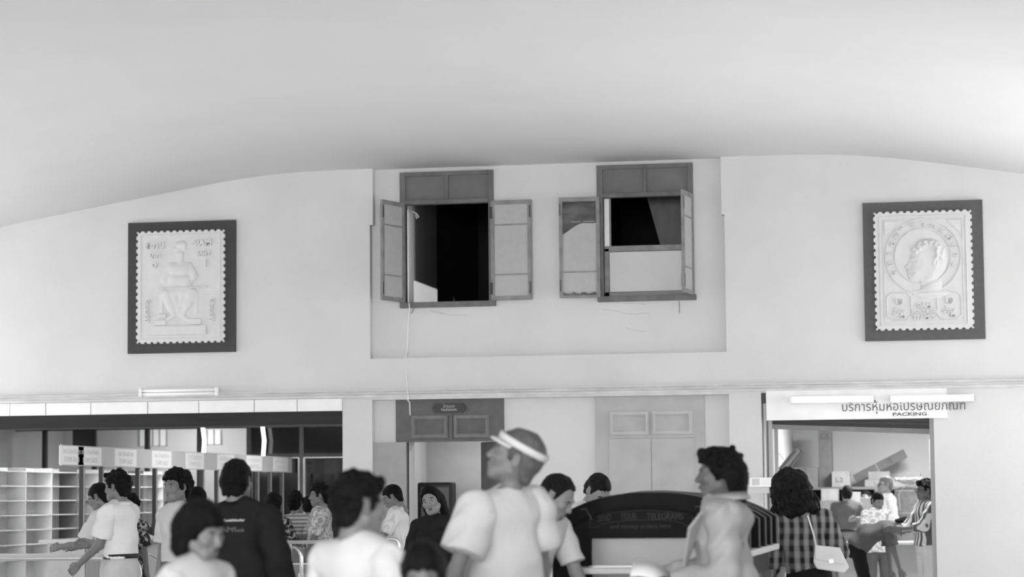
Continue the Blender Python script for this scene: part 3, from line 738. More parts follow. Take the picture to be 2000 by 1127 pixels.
# --- cables
def wire(name, pts, r, m, label):
    return tag(MB().tube(pts, r, 6).build(name, m, smooth=True), label, 'cable')
wire('cable', [at(799, 592, -0.0), at(800, 605, 0.07), at(797, 640, 0.1), at(796, 680, 0.1), at(793, 698, 0.05), at(794, 730, -0.006), at(796, 772, -0.08)], 0.006, M['cable'], 'white cable hanging from the left upper window down to the moulding')
wire('cable', [at(797, 773, -0.08), at(797, 783, -0.06), at(800, 785, 0.06), at(801, 811, 0.07)], 0.008, M['cable'], 'short white cable dropping over the transom of the telegram door')
wire('wire', [at(1326, 588, 0.06), at(1327, 600, 0.1), at(1327, 612, 0.1)], 0.004, M['cable_dark'], 'thin dark wire hanging under the right upper window')
wire('wire', [at(812, 592, 0.06), at(808, 604, 0.1), at(803, 612, 0.1)], 0.004, M['cable_dark'], 'thin dark wire end under the left upper window')
wire('cord', [at(798, 413, 0.2), at(806, 413, 0.15), at(814, 418, 0.12), at(818, 424, 0.12), at(814, 427, 0.12), at(812, 420, 0.13)], 0.007, M['cable'], 'looped white cord on the jamb of the left upper window')

# ================================================================== COUNTER ROOM
XB = -10.38
def ysign(px): return CAM.y + XB / math.tan(math.atan((px - 1000) / FPX) - PSI)   # depth along the band of a measured board
cb = tag(empty('sign_band', (XB, 0, 0)), 'long pale band of counter name boards hanging over the service counter', 'sign')
zb0, zb1 = 1.925, 2.165
MB().box(-0.03, 0.0, ysign(120), ysign(568), zb0, zb1).build('band', M['sign_band'], cb)
for i, dY in enumerate((ysign(150) - 0.2, ysign(174), ysign(244), ysign(314), ysign(379), ysign(439), ysign(494.5), ysign(546))):
    s = MB().box(0.0, 0.006, dY - 0.40, dY + 0.40, zb0 + 0.012, zb1 - 0.012).build('name_board', M['sign_white'], cb)
    text('thai_lettering', 'ขาย ไปรษณียากร', 0.085, (0.007, dY, zb1 - 0.075), (0, 1, 0), (0, 0, 1), M['ink_pale'], s, 0.001)
    text('lettering', 'STAMP SALES', 0.085, (0.007, dY, zb0 + 0.070), (0, 1, 0), (0, 0, 1), M['ink_pale'], s, 0.001)
for i in range(14):
    yy = 0.15 + i * 0.675
    o = MB().box(-0.05, 0.0, -0.035, 0.035, 1.05, zb0).build('post', M['steel_dark'], cb); o.location = (-0.02, yy, 0)
    MB().box(0.0, 0.004, -0.012, 0.012, 1.06, zb0 - 0.01).build('post_strip', M['alu'], o)
ct = tag(empty('service_counter', (XB, 0, 0)), 'long service counter with a pale top running under the name boards', 'counter')
MB().box(-0.55, 0.12, 0.05, 9.2, 1.005, 1.05).build('counter_top', M['desk_top'], ct, bevel=0.006)
MB().box(-0.45, 0.02, 0.08, 9.17, 0.0, 1.005).build('front', M['desk_pale'], ct)
for i in range(9): MB().box(0.02, 0.035, 0.12 + i * 1.0, 1.04 + i * 1.0, 0.1, 0.95).build('panel', M['desk_pale'], ct, bevel=0.004)
# row of pale notice shelves behind the tellers
rk = tag(empty('pigeonhole_rack', (-12.3, 0, 0)), 'tall white pigeonhole rack behind the service counter', 'rack')
MB().box(-0.3, 0.0, 0.6, 9.0, 0.0, 1.95).build('back', M['white'], rk)
for k in range(7): MB().box(0.0, 0.25, 0.6, 9.0, 0.75 + k * 0.19, 0.765 + k * 0.19).build('shelf', M['white'], rk)
for k in range(10): MB().box(0.0, 0.25, 0.6 + k * 0.93, 0.62 + k * 0.93, 0.0, 1.95).build('divider', M['wood_panel'] if k % 3 == 1 else M['white'], rk)
# tube reflections in the glass screen, built as glowing strips
for k, px in enumerate((398, 515)):
    p = at(px, 860, 9.3)
    tag(MB().tube([(p.x - 0.02, 9.3, p.z + 0.22), (p.x + 0.01, 9.3, p.z), (p.x - 0.01, 9.3, p.z - 0.28)], 0.03, 12).build('tube_glow', M['tube'], smooth=True),
        ('reflection of a tube light, built as a glowing strip, above the fourth name board', 'reflection of a tube light, built as a glowing strip, near the dark panes')[k], 'lamp', 'tube light reflections')
# desk fan on the counter
p = at(291, 1019, 2.3)
fan = tag(empty('desk_fan', (XB - 0.22, 2.3, 1.05)), 'small desk fan with a round wire guard on the service counter', 'fan')
fz = 0.30
MB().lathe([(0.09, 0.0), (0.09, 0.02), (0.03, 0.035), (0.02, 0.19)], (0, 0, 0), 20).build('base', M['white'], fan, smooth=True)
gd = MB()
def circ(r, x, n=28): return [(x, r * math.cos(2 * math.pi * k / n), fz + r * math.sin(2 * math.pi * k / n)) for k in range(n + 1)]
for r in (0.155, 0.12, 0.08): gd.tube(circ(r, 0.05 if r < 0.15 else 0.02), 0.004, 5, False)
for k in range(16):
    a = 2 * math.pi * k / 16; gd.tube([(0.055, 0.03 * math.cos(a), fz + 0.03 * math.sin(a)), (0.055, 0.1 * math.cos(a), fz + 0.1 * math.sin(a)), (0.02, 0.155 * math.cos(a), fz + 0.155 * math.sin(a)), (-0.04, 0.13 * math.cos(a), fz + 0.13 * math.sin(a))], 0.003, 5, False)
gd.build('guard', M['alu'], fan)
for k in range(3):
    a0 = 2 * math.pi * k / 3
    MB().add([(0.0, 0, fz), (0.02, 0.13 * math.cos(a0), fz + 0.13 * math.sin(a0)), (0.0, 0.135 * math.cos(a0 + 0.5), fz + 0.135 * math.sin(a0 + 0.5)), (-0.02, 0.12 * math.cos(a0 + 1.0), fz + 0.12 * math.sin(a0 + 1.0))], [(0, 1, 2), (0, 2, 3)]).build('blade', M['rail_paint'], fan)
mo = MB(); mo.tube([(-0.09, 0, fz), (0.0, 0, fz)], [0.04, 0.045], 14); mo.build('motor', M['white'], fan)
# telephone-like dark set and papers on the counter
ph = tag(empty('telephone', (XB - 0.2, 3.35, 1.05)), 'black desk telephone on the service counter beside the fan', 'telephone')
MB().prism([(-0.1, 0), (0.1, 0), (0.07, 0.09), (-0.05, 0.11)], -0.09, 0.09).build('body', M['black'], ph, bevel=0.008)
MB().tube([(0, -0.12, 0.13), (0, -0.08, 0.15), (0, 0.08, 0.15), (0, 0.12, 0.13)], [0.026, 0.018, 0.018, 0.026], 10).build('handset', M['black'], ph, smooth=True)
for k, (yy, l) in enumerate(((2.85, 'loose white papers on the counter beside the fan'), (4.2, 'white forms on the counter beside the telephone'), (1.2, 'white forms on the counter before the two men at the left'))):
    o = MB().box(-0.15, 0.15, -0.11, 0.11, 0, 0.02).box(-0.12, 0.12, -0.1, 0.12, 0.02, 0.03).build('paper_stack', M['paper']); o.location = (XB - 0.30, yy, 1.05); o.rotation_euler = (0, 0, 0.2 * k)
    tag(o, l, 'papers')

# ================================================================== PACKING ROOM
PX0, PX1, PYB = -2.82, 1.35, 13.3
shell('wall_packing_room', PX0, PX1, WT, PYB, 0.0, 3.05, M['wall'], 'pale packing room behind the half-open roller shutter')
sg = tag(empty('shop_sign', (0, 0, 0)), 'long white sign board lettered PACKING above the roller shutter', 'sign')
za, zb = Z(1660, 819, 0.0), Z(1660, 786, 0.0)
MB().box(X(1497, 803), X(1850, 803), -0.025, 0.06, za, 2.69).build('board', M['white'], sg)
p = at(1745, 799, -0.026)
text('thai_lettering', 'บริการหุ้มห่อไปรษณียภัณฑ์', 0.142, (at(1643, 797, -0.026).x, -0.027, at(1700, 795, -0.026).z), (1, 0, 0), (0, 0, 1), M['ink'], sg, 0.001, 'LEFT', wscale=0.92)
p = at(1777, 809, -0.026)
text('lettering', 'PACKING', 0.052, (p.x, -0.027, p.z), (1, 0, 0), (0, 0, 1), M['ink'], sg, 0.001, wscale=1.72, bold=0.0012)
rs = tag(empty('roller_shutter', (0, 0, 0)), 'dark steel roller shutter pulled most of the way up under the packing sign', 'shutter')
ysh = 0.16
xl, xr = RO[0] + 0.10, RO[1] - 0.02
def sl(px, py): return Z(px, py, ysh)
zl0, zl1, zr0, zr1 = sl(1505, 829), sl(1505, 838), sl(1822, 838), sl(1822, 848)
ztp = 2.60
n = 9
mbs = MB()
for i in range(n):
    a0, a1 = i / n, (i + 0.86) / n
    L0, L1 = ztp + (zl0 - ztp) * a0, ztp + (zl0 - ztp) * a1; R0, R1 = ztp + (zr0 - ztp) * a0, ztp + (zr0 - ztp) * a1
    mbs.add([(xl, ysh, L0), (xr, ysh, R0), (xr, ysh - 0.010, (R0 + R1) / 2), (xl, ysh - 0.010, (L0 + L1) / 2), (xr, ysh, R1), (xl, ysh, L1), (xr, ysh + 0.004, ztp + (zr0 - ztp) * (i + 1) / n), (xl, ysh + 0.004, ztp + (zl0 - ztp) * (i + 1) / n)], [(0, 1, 2, 3), (3, 2, 4, 5), (5, 4, 6, 7)])
o = mbs.build('slats', M['shutter_slat'], rs); so = o.modifiers.new('t', 'SOLIDIFY'); so.thickness = 0.004
mbs = MB(); mbs.add([(x, y, z) for (x, zz) in ((xl, (zl0, zl1)), (xr, (zr0, zr1))) for y in (ysh - 0.02, ysh + 0.02) for z in (zz[1], zz[0])], [(0, 1, 3, 2), (4, 6, 7, 5), (0, 4, 5, 1), (2, 3, 7, 6), (0, 2, 6, 4), (1, 5, 7, 3)])
mbs.build('bottom_bar', M['shutter_bar'], rs)
MB().box(RO[0] + 0.035, RO[0] + 0.11, 0.10, 0.26, 0, 2.62).build('guide_rail', M['rail_paint'], rs)
MB().box(RO[0] + 0.052, RO[0] + 0.066, 0.085, 0.10, 0, 2.60).build('guide_groove', M['steel_dark'], rs)
MB().box(RO[1] - 0.05, RO[1], 0.10, 0.26, 0, 2.62).build('guide_rail', M['rail_paint'], rs)
MB().box(RO[0] + 0.004, RO[0] + 0.05, 0.02, 0.098, 2.55, 2.66).build('bracket', M['black'], rs)

# rack of shelves along the packing room's back wall
YR = 12.0
zsh = Z(1680, 951, YR)
rack = tag(empty('shelf_rack', (0, YR, 0)), 'dark storage rack along the back of the packing room', 'rack')
xa, xb = PX0 + 0.02, PX1 - 0.02
MB().box(xa, xb, 0, 0.95, zsh - 0.04, zsh).build('top_shelf', M['wood_panel'], rack)
MB().box(xa, xb, 0, 0.95, 0.85, 0.89).build('shelf', M['wood_panel'], rack)
MB().box(xa, xb, 0.9, 0.95, 0.0, zsh - 0.04).build('back', M['darkroom'], rack)
for i in range(7):
    x = xa + 0.03 + (xb - xa - 0.06) * i / 6; MB().box(x - 0.03, x + 0.03, 0.0, 0.06, 0, zsh - 0.04).build('upright', M['wood_grey'], rack)

def carton(px0, px1, py0, py1, Y, dep, m, label, marks='', mpos=(0.45, 0.75), msize=0.13, rot=0.0, base=None):
    a, b = at(px0, py1, Y), at(px1, py0, Y); w = b.x - a.x; h = b.z - a.z
    z = a.z if base is None else base
    e = tag(empty('cardboard_box', ((a.x + b.x) / 2, Y + dep / 2, z), rot), label, 'box', 'cardboard boxes in the packing room')
    h = b.z - z
    MB().box(-w / 2, w / 2, -dep / 2, dep / 2, 0, h).build('carton', m, e, bevel=0.006)
    MB().box(-w / 2 - 0.001, w / 2 + 0.001, -0.03, 0.03, h - 0.10, h + 0.002).build('tape', M['tape'], e)
    MB().box(-w / 2 + 0.01, w / 2 - 0.01, -dep / 2 + 0.004, -0.004, h, h + 0.004).box(-w / 2 + 0.01, w / 2 - 0.01, 0.004, dep / 2 - 0.004, h, h + 0.004).build('flap', m, e)
    if marks: text('marking', marks, msize, (-w / 2 + w * mpos[0], -dep / 2 - 0.002, h * mpos[1]), (1, 0, 0), (0, 0, 1), M['ink'], e, 0.001, bold=0.002)
    return e
carton(1546, 1597, 913, 951, YR, 0.5, M['card_dark'], 'wide cardboard box marked L.2 left of the tall one on the rack', 'L.2', (0.42, 0.82), base=zsh)
carton(1600, 1624, 840, 951, YR + 0.25, 0.3, M['card_dark'], 'tall upright cardboard box marked L.5 on the rack', 'L.5', (0.48, 0.885), 0.12, base=zsh)
carton(1625, 1660, 921, 951, YR, 0.4, M['card_light'], 'pale square cardboard box right of the tall one on the rack', 'L.2', (0.4, 0.45), 0.10, base=zsh)
carton(1689, 1730, 937, 951, YR + 0.0, 0.5, M['card'], 'low cardboard box under another one behind the man in glasses', 'L', (0.5, 0.5), 0.08, base=zsh)
carton(1696, 1737, 921, 937, YR + 0.05, 0.45, M['card'], 'flat cardboard box stacked on top of the low one on the rack')
carton(1742, 1790, 940, 951, YR + 0.1, 0.4, M['card_light'], 'low pale cardboard box at the right of the rack', base=zsh + 0.001)
carton(1766, 1798, 924, 940, YR + 0.1, 0.4, M['card'], 'small cardboard box on top of the low pale one at right')
carton(1604, 1637, 955, 978, YR - 0.32, 0.3, M['card_light'], 'pale cardboard box on a stack under the rack shelf')
carton(1598, 1640, 978, 1030, YR - 0.34, 0.33, M['card_dark'], 'dark cardboard box under the pale one before the rack', base=0.0)
carton(1647, 1680, 961, 1000, YR - 0.36, 0.3, M['card_light'], 'cardboard box on the floor stack behind the man in the polo shirt', base=0.0)
carton(1682, 1706, 972, 1010, 10.3, 0.3, M['card'], 'cardboard box carried high between the two men at the back', base=0.0)
# long box leaning across the wall
p0, p1 = at(1672, 935, YR + 0.75), at(1762, 889, YR + 0.9); dv = p1 - p0; L = dv.length
lb = tag(empty('cardboard_box', p0), 'long narrow cardboard box marked S leaning across the back wall', 'box', 'cardboard boxes in the packing room')
bx_ = MB().box(-0.02, L + 0.05, -0.06, 0.06, -0.075, 0.075).build('carton', M['card_dark'], lb, bevel=0.006)
bx_.rotation_euler = (0, -math.atan2(dv.z, dv.x), 0)
t_ = text('marking', 'S', 0.12, (L - 0.22, -0.062, 0.0), (1, 0, 0), (0, 0, 1), M['ink'], bx_, 0.001, bold=0.003)
MB().box(L * 0.45, L * 0.47, -0.062, 0.062, -0.077, 0.077).build('tape', M['tape'], bx_)
# board leaning at the left wall, with a cord
p0, p1 = at(1512, 932, 9.0), at(1553, 880, 9.0)
tag(MB().box(PX0 + 0.02, PX0 + 0.36, 8.8, 9.3, 0, p0.z).build('locker', M['rail_paint'], bevel=0.006), 'grey steel locker under the leaning plank in the packing room', 'locker')
dv = p1 - p0
o = tag(empty('leaning_plank', (p0.x, p0.y, 0)), 'grooved dark plank leaning at the left wall of the packing room', 'plank')
lo = p0 + Vector((0.09, 0, 0.05)); p1 = p1 + Vector((0.06, 0, 0))
def plank_part(nm, off, r, m): MB().tube([lo + Vector((off, 0, 0.0)) - Vector((p0.x, p0.y, 0)), p1 + Vector((off, 0, 0)) - Vector((p0.x, p0.y, 0))], r, 4).build(nm, m, o)
plank_part('edge', -0.055, 0.030, M['wood_grey']); plank_part('core', 0.0, 0.042, M['card_light']); plank_part('edge', 0.055, 0.030, M['wood_grey'])
pp = X(1517, 880, 11.5)
tag(MB().box(X(1513, 880, 8.5) , X(1521, 880, 8.5), 8.4, 8.5, 0, 3.05).build('pipe_column', M['rail_paint']), 'slim grey post at the left wall of the packing room', 'post')
tag(MB().box(X(1505, 880, 8.0), X(1510, 880, 8.0), 7.9, 8.0, 0, Z(1507, 890, 8.0)).build('pipe', M['wood_grey']), 'short dark post inside the shutter opening', 'post')
wire('cord', [at(1512, 872, 8.9), at(1520, 884, 8.9), at(1530, 897, 8.9)], 0.006, M['cable_dark'], 'thin dark cord above the leaning plank')
tag(MB().box(X(1815, 880, 11.0), X(1822, 880, 11.0), 11.0, 11.08, 0, Z(1818, 857, 11.0)).build('pipe_column', M['wood_grey']), 'dark grey post at the right of the packing room', 'post')

# packed canvas bundle with cord coils on top
p = at(1772, 985, 9.7)
bd = tag(empty('canvas_bundle', (p.x, 9.7, 0)), 'tall round canvas bundle tied with cord in the packing room', 'bundle')
zt = Z(1772, 952, 9.7)
MB().lathe([(0.14, 0.0), (0.17, 0.1), (0.185, 0.8), (0.19, zt - 0.42), (0.175, zt - 0.38), (0.20, zt - 0.33), (0.195, zt - 0.1), (0.16, zt - 0.02), (0.10, zt)], (0, 0, 0), 28).build('canvas', M['sack'], bd, smooth=True)
for zz, r in ((zt - 0.385, 0.185), (zt - 0.05, 0.185)):
    MB().tube([(r * math.cos(2 * math.pi * k / 24), r * math.sin(2 * math.pi * k / 24), zz) for k in range(25)], 0.008, 6, False).build('cord', M['twine'], bd)
MB().tube([(-0.1, -0.19, zt - 0.35), (-0.12, -0.19, zt - 0.1), (-0.02, -0.1, zt + 0.03), (0.1, 0, zt + 0.05), (0.2, 0, zt + 0.0)], 0.009, 6).build('cord', M['twine'], bd)
tr_ = tag(empty('string_tray', (p.x + 0.03, 9.7, zt + 0.055)), 'shallow tray of tangled string on top of the canvas bundle', 'tray')
MB().lathe([(0.08, 0.0), (0.20, 0.05), (0.24, 0.06), (0.20, 0.045), (0.05, 0.012)], (0, 0, 0), 24).build('tray', M['twine'], tr_, smooth=True)
for k in range(5):
    a = k * 1.3; MB().tube([(0.2 * math.cos(a + t * 0.5), 0.2 * math.sin(a + t * 0.5), 0.06 + 0.03 * math.sin(t * 1.7 + k)) for t in range(9)], 0.007, 5).build('string', M['twine'], tr_)

# low wrapping table in the packing room
wt = tag(empty('wrapping_table', (-0.75, 7.2, 0)), 'low white wrapping table between the people in the packing room', 'table')
MB().box(-1.2, 1.6, -0.4, 0.4, 0.80, 0.84).build('table_top', M['desk_top'], wt, bevel=0.006)
for x in (-1.1, 1.5):
    for y in (-0.34, 0.34): MB().box(x - 0.03, x + 0.03, y - 0.03, y + 0.03, 0, 0.80).build('leg', M['wood_panel'], wt)
MB().box(-1.1, 1.5, 0.32, 0.36, 0.3, 0.8).build('apron', M['desk_top'], wt)

# clear leaflet case on a thin stand beside the packing opening
p = at(1494, 945, -1.0)
lc = tag(empty('leaflet_case', (p.x, -1.0, 0)), 'white leaflet case on a stand in front of the packing opening', 'leaflet case')
zt, zb_ = Z(1494, 933, -1.0), Z(1494, 951, -1.0); w = (X(1522, 945, -1.0) - X(1464, 945, -1.0)) / 2
MB().box(-w, w, -0.08, 0.08, zb_, zt).build('case', M['sign_white'], lc, bevel=0.004)
for k in range(3): MB().box(-w + 0.03 + k * 0.11, -w + 0.11 + k * 0.11, -0.086, -0.079, zb_ + 0.02, zt - 0.01).build('leaflet', M['frost'] if k != 1 else M['paper'], lc)
MB().box(-w, -w + 0.2, -0.06, 0.06, zb_ - 0.07, zb_).build('lower_case', M['frost'], lc)
MB().tube([(0, 0, 0.02), (0, 0, zb_)], 0.018, 8).build('stand', M['alu'], lc); MB().lathe([(0.16, 0), (0.16, 0.015), (0.03, 0.03)], (0, 0, 0), 20).build('foot', M['alu'], lc)

# ------------------------------------------------------------------ telegraph doorway: dark cabinet
p = at(848, 945, 1.1)
cbn = tag(empty('cabinet', (p.x, 1.25, 0)), 'narrow black cabinet with a grey door standing in the telegram doorway', 'cabinet')
zt = Z(848, 942, 1.1); w = (X(882, 945, 1.1) - X(815, 945, 1.1)) / 2
MB().box(-w, w, -0.15, 0.15, 0, zt).build('body', M['black'], cbn, bevel=0.03)
MB().box(-w + 0.05, w - 0.03, -0.16, -0.15, 0.1, zt - 0.06).build('door', M['wood_panel'], cbn, bevel=0.003)
MB().box(w - 0.08, w - 0.06, -0.18, -0.16, 1.2, 1.32).build('handle', M['alu'], cbn)

# ================================================================== QUEUE RAILINGS
def u_rail(name, pts, r, m, label, group, extra=None):
    e = tag(empty(name, (0, 0, 0)), label, 'railing', group)
    MB().tube(pts, r, 10).build('rail', m, e, smooth=True)
    if extra: extra(e)
    return e
def hoop(x0, x1, Y, z, rad=0.16):
    P = [(x0, Y, 0.0), (x0, Y, z - rad)] + [(x0 + rad - rad * math.cos(a), Y, z - rad + rad * math.sin(a)) for a in [math.pi / 2 * k / 8 for k in range(1, 9)]]
    P += [(x1 - rad + rad * math.sin(a), Y, z - rad + rad * math.cos(a)) for a in [math.pi / 2 * k / 8 for k in range(0, 9)]] + [(x1, Y, 0.0)]
    return P
for k, (px, py, Y) in enumerate(((224, 1090, -7.15), (274, 1086, -5.75), (315, 1084, -4.4))):
    p = at(px, py, Y)
    u_rail('queue_rail', hoop(p.x - 3.4 + 0.3 * k, p.x, Y, p.z, 0.15), 0.021, M['chrome'], ('nearest of the three curved steel queue rails before the stamp counter', 'middle of the three curved steel queue rails before the stamp counter', 'farthest of the three curved steel queue rails before the stamp counter')[k], 'queue rails at the left')
p = at(590, 1064, -3.4); p2 = at(676, 1058, -3.4)
def shelf_rail(e):
    MB().box(p.x - 1.2, p2.x + 0.25, -3.62, -3.40, p.z + 0.012, p.z + 0.045).build('shelf', M['rail_paint'], e, bevel=0.006)
    for dx in (-1.1, -0.1, 0.55): MB().tube([(p.x + dx, -3.5, 0), (p.x + dx, -3.5, p.z + 0.012)], 0.02, 8).build('leg', M['chrome'], e)
u_rail('writing_rail', hoop(p.x - 1.1, p.x, -3.42, p.z, 0.14), 0.021, M['chrome'], 'curved steel rail with a narrow grey writing shelf before the glass screen', 'steel rails with shelves', shelf_rail)
for k, (px, py, Y, w) in enumerate(((779, 1053, -3.5, 0.14), (803, 1051, -2.9, 0.12))):
    p = at(px, py, Y)
    u_rail('queue_rail', hoop(p.x - w, p.x, Y, p.z, 0.055), 0.019, M['chrome'], ('small steel hoop rail in front of the man in a white shirt', 'small steel hoop rail behind the man in a white shirt')[k], 'small hoop rails')

# ================================================================== WRITING DESK (arched hood in the middle of the hall)
YK = -28 + 14.5
kl, kr = at(1079, 1000, YK).x, at(1446, 1000, YK).x; kc = (kl + kr) / 2; khw = (kr - kl) / 2
zk_top = Z(1262, 962, YK); zk_sh = Z(1079, 1016, YK)
KL = 2.75
wd = tag(empty('writing_desk', (kc, YK, 0)), 'dark arched public writing desk with lettered hood in the middle of the hall', 'desk')
def arch(w, ztop, zsh, n=22, corner=0.06):
    P = []
    for k in range(n + 1):
        t = -1 + 2 * k / n; P.append((t * w, zsh + (ztop - zsh) * (1 - abs(t) ** 2.3)))
    return P
top = arch(khw, zk_top, zk_sh)
ox0, ox1 = at(1155, 1080, YK).x - kc, at(1372, 1080, YK).x - kc
oz1 = Z(1262, 1051, YK); oz0 = Z(1262, 1106, YK)
# hood front: header with the arched top, and two cheeks beside the pale panel
head = [( -khw, oz1)] + [( x, z) for x, z in top] + [(khw, oz1)]
MB().prism(head, -0.02, 0.02).build('hood_front', M['desk_dark'], wd)
MB().box(-khw, ox0, -0.02, 0.02, 0.0, oz1).build('cheek', M['desk_dark'], wd); MB().box(ox1, khw, -0.02, 0.02, 0.0, oz1).build('cheek', M['desk_dark'], wd)
MB().box(ox0, ox1, 0.03, 0.05, oz0 - 0.3, oz1 + 0.02).build('back_panel', M['desk_pale'], wd)
MB().box(ox0 - 0.06, ox1 + 0.06, -0.34, 0.03, oz0 - 0.035, oz0 + 0.0).build('front_ledge', M['desk_top'], wd, bevel=0.006)
# raised arched moulding and lettered plate on the hood
mo_ = MB()
pts = [(x * 0.93, -0.026, z - 0.085) for x, z in top if abs(x) < khw * 0.93]
mo_.tube(pts, 0.007, 6); mo_.build('hood_moulding', M['desk_dark'], wd)
px_ = lambda a, b: (at(a, b, YK).x - kc, -0.024, at(a, b, YK).z)
fr_ = MB(); tops = [px_(1153, 1006), px_(1190, 1001), px_(1230, 998), px_(1262, 997), px_(1295, 998), px_(1330, 1002), px_(1353, 1004)]
bots = [px_(1153, 1031), px_(1170, 1029), px_(1175, 1024), px_(1200, 1019), px_(1240, 1016), px_(1290, 1016), px_(1320, 1018), px_(1334, 1022), px_(1338, 1026), px_(1353, 1026)]
fr_.tube(tops + list(reversed(bots)) + [tops[0]], 0.0028, 5); fr_.build('plate_outline', M['desk_letter'], wd)
for w_, a0, a1, sz in (('SEND', 1163, 1200, 0.062), ('YOUR', 1214, 1243, 0.062), ('TELEGRAMS', 1262, 1338, 0.062)):
    c0 = px_((a0 + a1) / 2, 1009 if w_ != 'SEND' else 1012); text('lettering', w_, 0.055, c0, (1, 0, 0.0 if w_ != 'SEND' else 0.12), (0, 0, 1), M['desk_letter'], wd, 0.001, wscale=0.62 if w_ != 'TELEGRAMS' else 0.74)
text('lettering', 'and money orders here', 0.038, px_(1252, 1028), (1, 0, 0), (0, 0, 1), M['desk_letter'], wd, 0.001, wscale=1.0)
for a, b in ((1143, 995), (1366, 990)):
    c0 = Vector(px_(a, b))
    MB().tube([c0 + Vector((-0.02, -0.012, 0)), c0 + Vector((0.012, -0.03, 0.004)), c0 + Vector((0.03, -0.02, -0.03)), c0 + Vector((0.045, -0.012, -0.06))], 0.0035, 6).build('pen_hook', M['desk_edge'], wd)
# dividing boards along the desk, with pale edge strips
dp_edge = at(1512, 1056, YK)
dz = 1.17
for k, yy in enumerate((0.55, 1.25, 1.75, 2.22, 2.72)):
    P = []
    w_ = khw; hgt = zk_top - 0.004 * k; shd = zk_sh - 0.01
    P = [(-w_, dz)] + arch(w_, hgt, shd) + [(w_, dz)]
    b_ = MB().prism(P, -0.012, 0.012).build('divider', M['desk_dark'], wd); b_.location = (0, yy, 0)
    MB().tube([(x, 0, z) for x, z in P], 0.013, 6).build('edge_strip', M['desk_edge'], b_)
MB().box(-khw - 0.02, khw + 0.02, 0.06, KL, dz - 0.04, dz).build('desk_top', M['desk_top'], wd, bevel=0.006)
MB().box(-khw + 0.05, khw - 0.05, 0.10, KL - 0.05, dz - 0.18, dz - 0.04).build('apron', M['desk_dark'], wd)
MB().box(-0.02, 0.02, 0.05, KL, dz, zk_top - 0.01).build('spine_board', M['desk_dark'], wd)
for x in (-khw + 0.06, khw - 0.06):
    for yy in (0.12, KL - 0.1): MB().box(x - 0.035, x + 0.035, yy - 0.035, yy + 0.035, 0, dz - 0.18).build('leg', M['wood_panel'], wd)
roof = MB(); tp = arch(khw, zk_top, zk_sh, 22)

# ================================================================== PEOPLE
M['skin'] = mat('skin', 0.14, 0.55, 0.06, 18, spec=0.35)
M['skin_dark'] = mat('skin_tanned', 0.085, 0.55, 0.06, 18, spec=0.35)
M['skin_fair'] = mat('skin_fair', 0.19, 0.55, 0.05, 18, spec=0.35)
M['lips'] = mat('lips', 0.075, 0.5)
M['eye_white'] = mat('eye_white', 0.22, 0.3)
M['eye_dark'] = mat('eye_dark', 0.012, 0.25)
M['hair_black'] = mat('hair_black', 0.004, 0.6, 0.4, 30, 0.5, 120, stretch=(1, 1, 0.25), spec=0.08)
M['hair_brown'] = mat('hair_brown', 0.007, 0.6, 0.4, 30, 0.5, 120, stretch=(1, 1, 0.25), spec=0.10)
M['hair_grey'] = mat('hair_grey', 0.075, 0.55, 0.35, 30, 0.5, 120, stretch=(1, 1, 0.25))
M['hair_fair'] = mat('hair_fair', 0.11, 0.55, 0.35, 30, 0.5, 120, stretch=(1, 1, 0.25))
def cloth(n, g, noise=0.08): return mat('cloth_' + n, g, 0.9, noise, 7, 0.25, 30, spec=0.1)
M['c_white'] = cloth('white', 0.60, 0.03); M['c_offwhite'] = cloth('off_white', 0.48, 0.05); M['c_light'] = cloth('light_grey', 0.44)
M['c_shade'] = cloth('soft_white', 0.47, 0.04)
M['c_mid'] = cloth('mid_grey', 0.20); M['c_slate'] = cloth('slate', 0.095); M['c_dark'] = cloth('dark', 0.013); M['c_black'] = cloth('black', 0.016, 0.2)
M['c_jacket'] = cloth('pale_jacket', 0.31, 0.06); M['c_jeans'] = cloth('jeans', 0.19, 0.15); M['c_jeans_light'] = cloth('light_jeans', 0.36, 0.12)
M['c_stripe_h'] = mat_mix('cloth_hoops', 0.16, 0.40, f_wave('Z', 7.6, 0.35, 0.65))
M['c_stripe_w'] = mat_mix('cloth_white_pinstripe', 0.46, 0.56, f_wave('X', 14, 0.05, 0.3))
M['c_stripe_d'] = mat_mix('cloth_bold_stripe', 0.10, 0.62, f_wave('X', 5.2, 0.40, 0.60, 1.2))
M['c_plaid'] = mat_mix('cloth_plaid', 0.016, 0.26, f_plaid(4.6))
M['c_floral_d'] = mat_mix('cloth_dark_floral', 0.02, 0.36, f_blotch(26, 0.48, 0.60))
M['c_floral_m'] = mat_mix('cloth_print', 0.24, 0.50, f_blotch(30, 0.42, 0.58))
M['c_floral_l'] = mat_mix('cloth_pale_print', 0.36, 0.66, f_blotch(24, 0.42, 0.55))

def rot(ax, deg):
    a = math.radians(deg); c, s = math.cos(a), math.sin(a)
    return np.array({'x': [[1, 0, 0], [0, c, -s], [0, s, c]], 'y': [[c, 0, s], [0, 1, 0], [-s, 0, c]], 'z': [[c, -s, 0], [s, c, 0], [0, 0, 1]]}[ax])
def nrm(v): v = np.array(v, float); return v / (np.linalg.norm(v) + 1e-9)

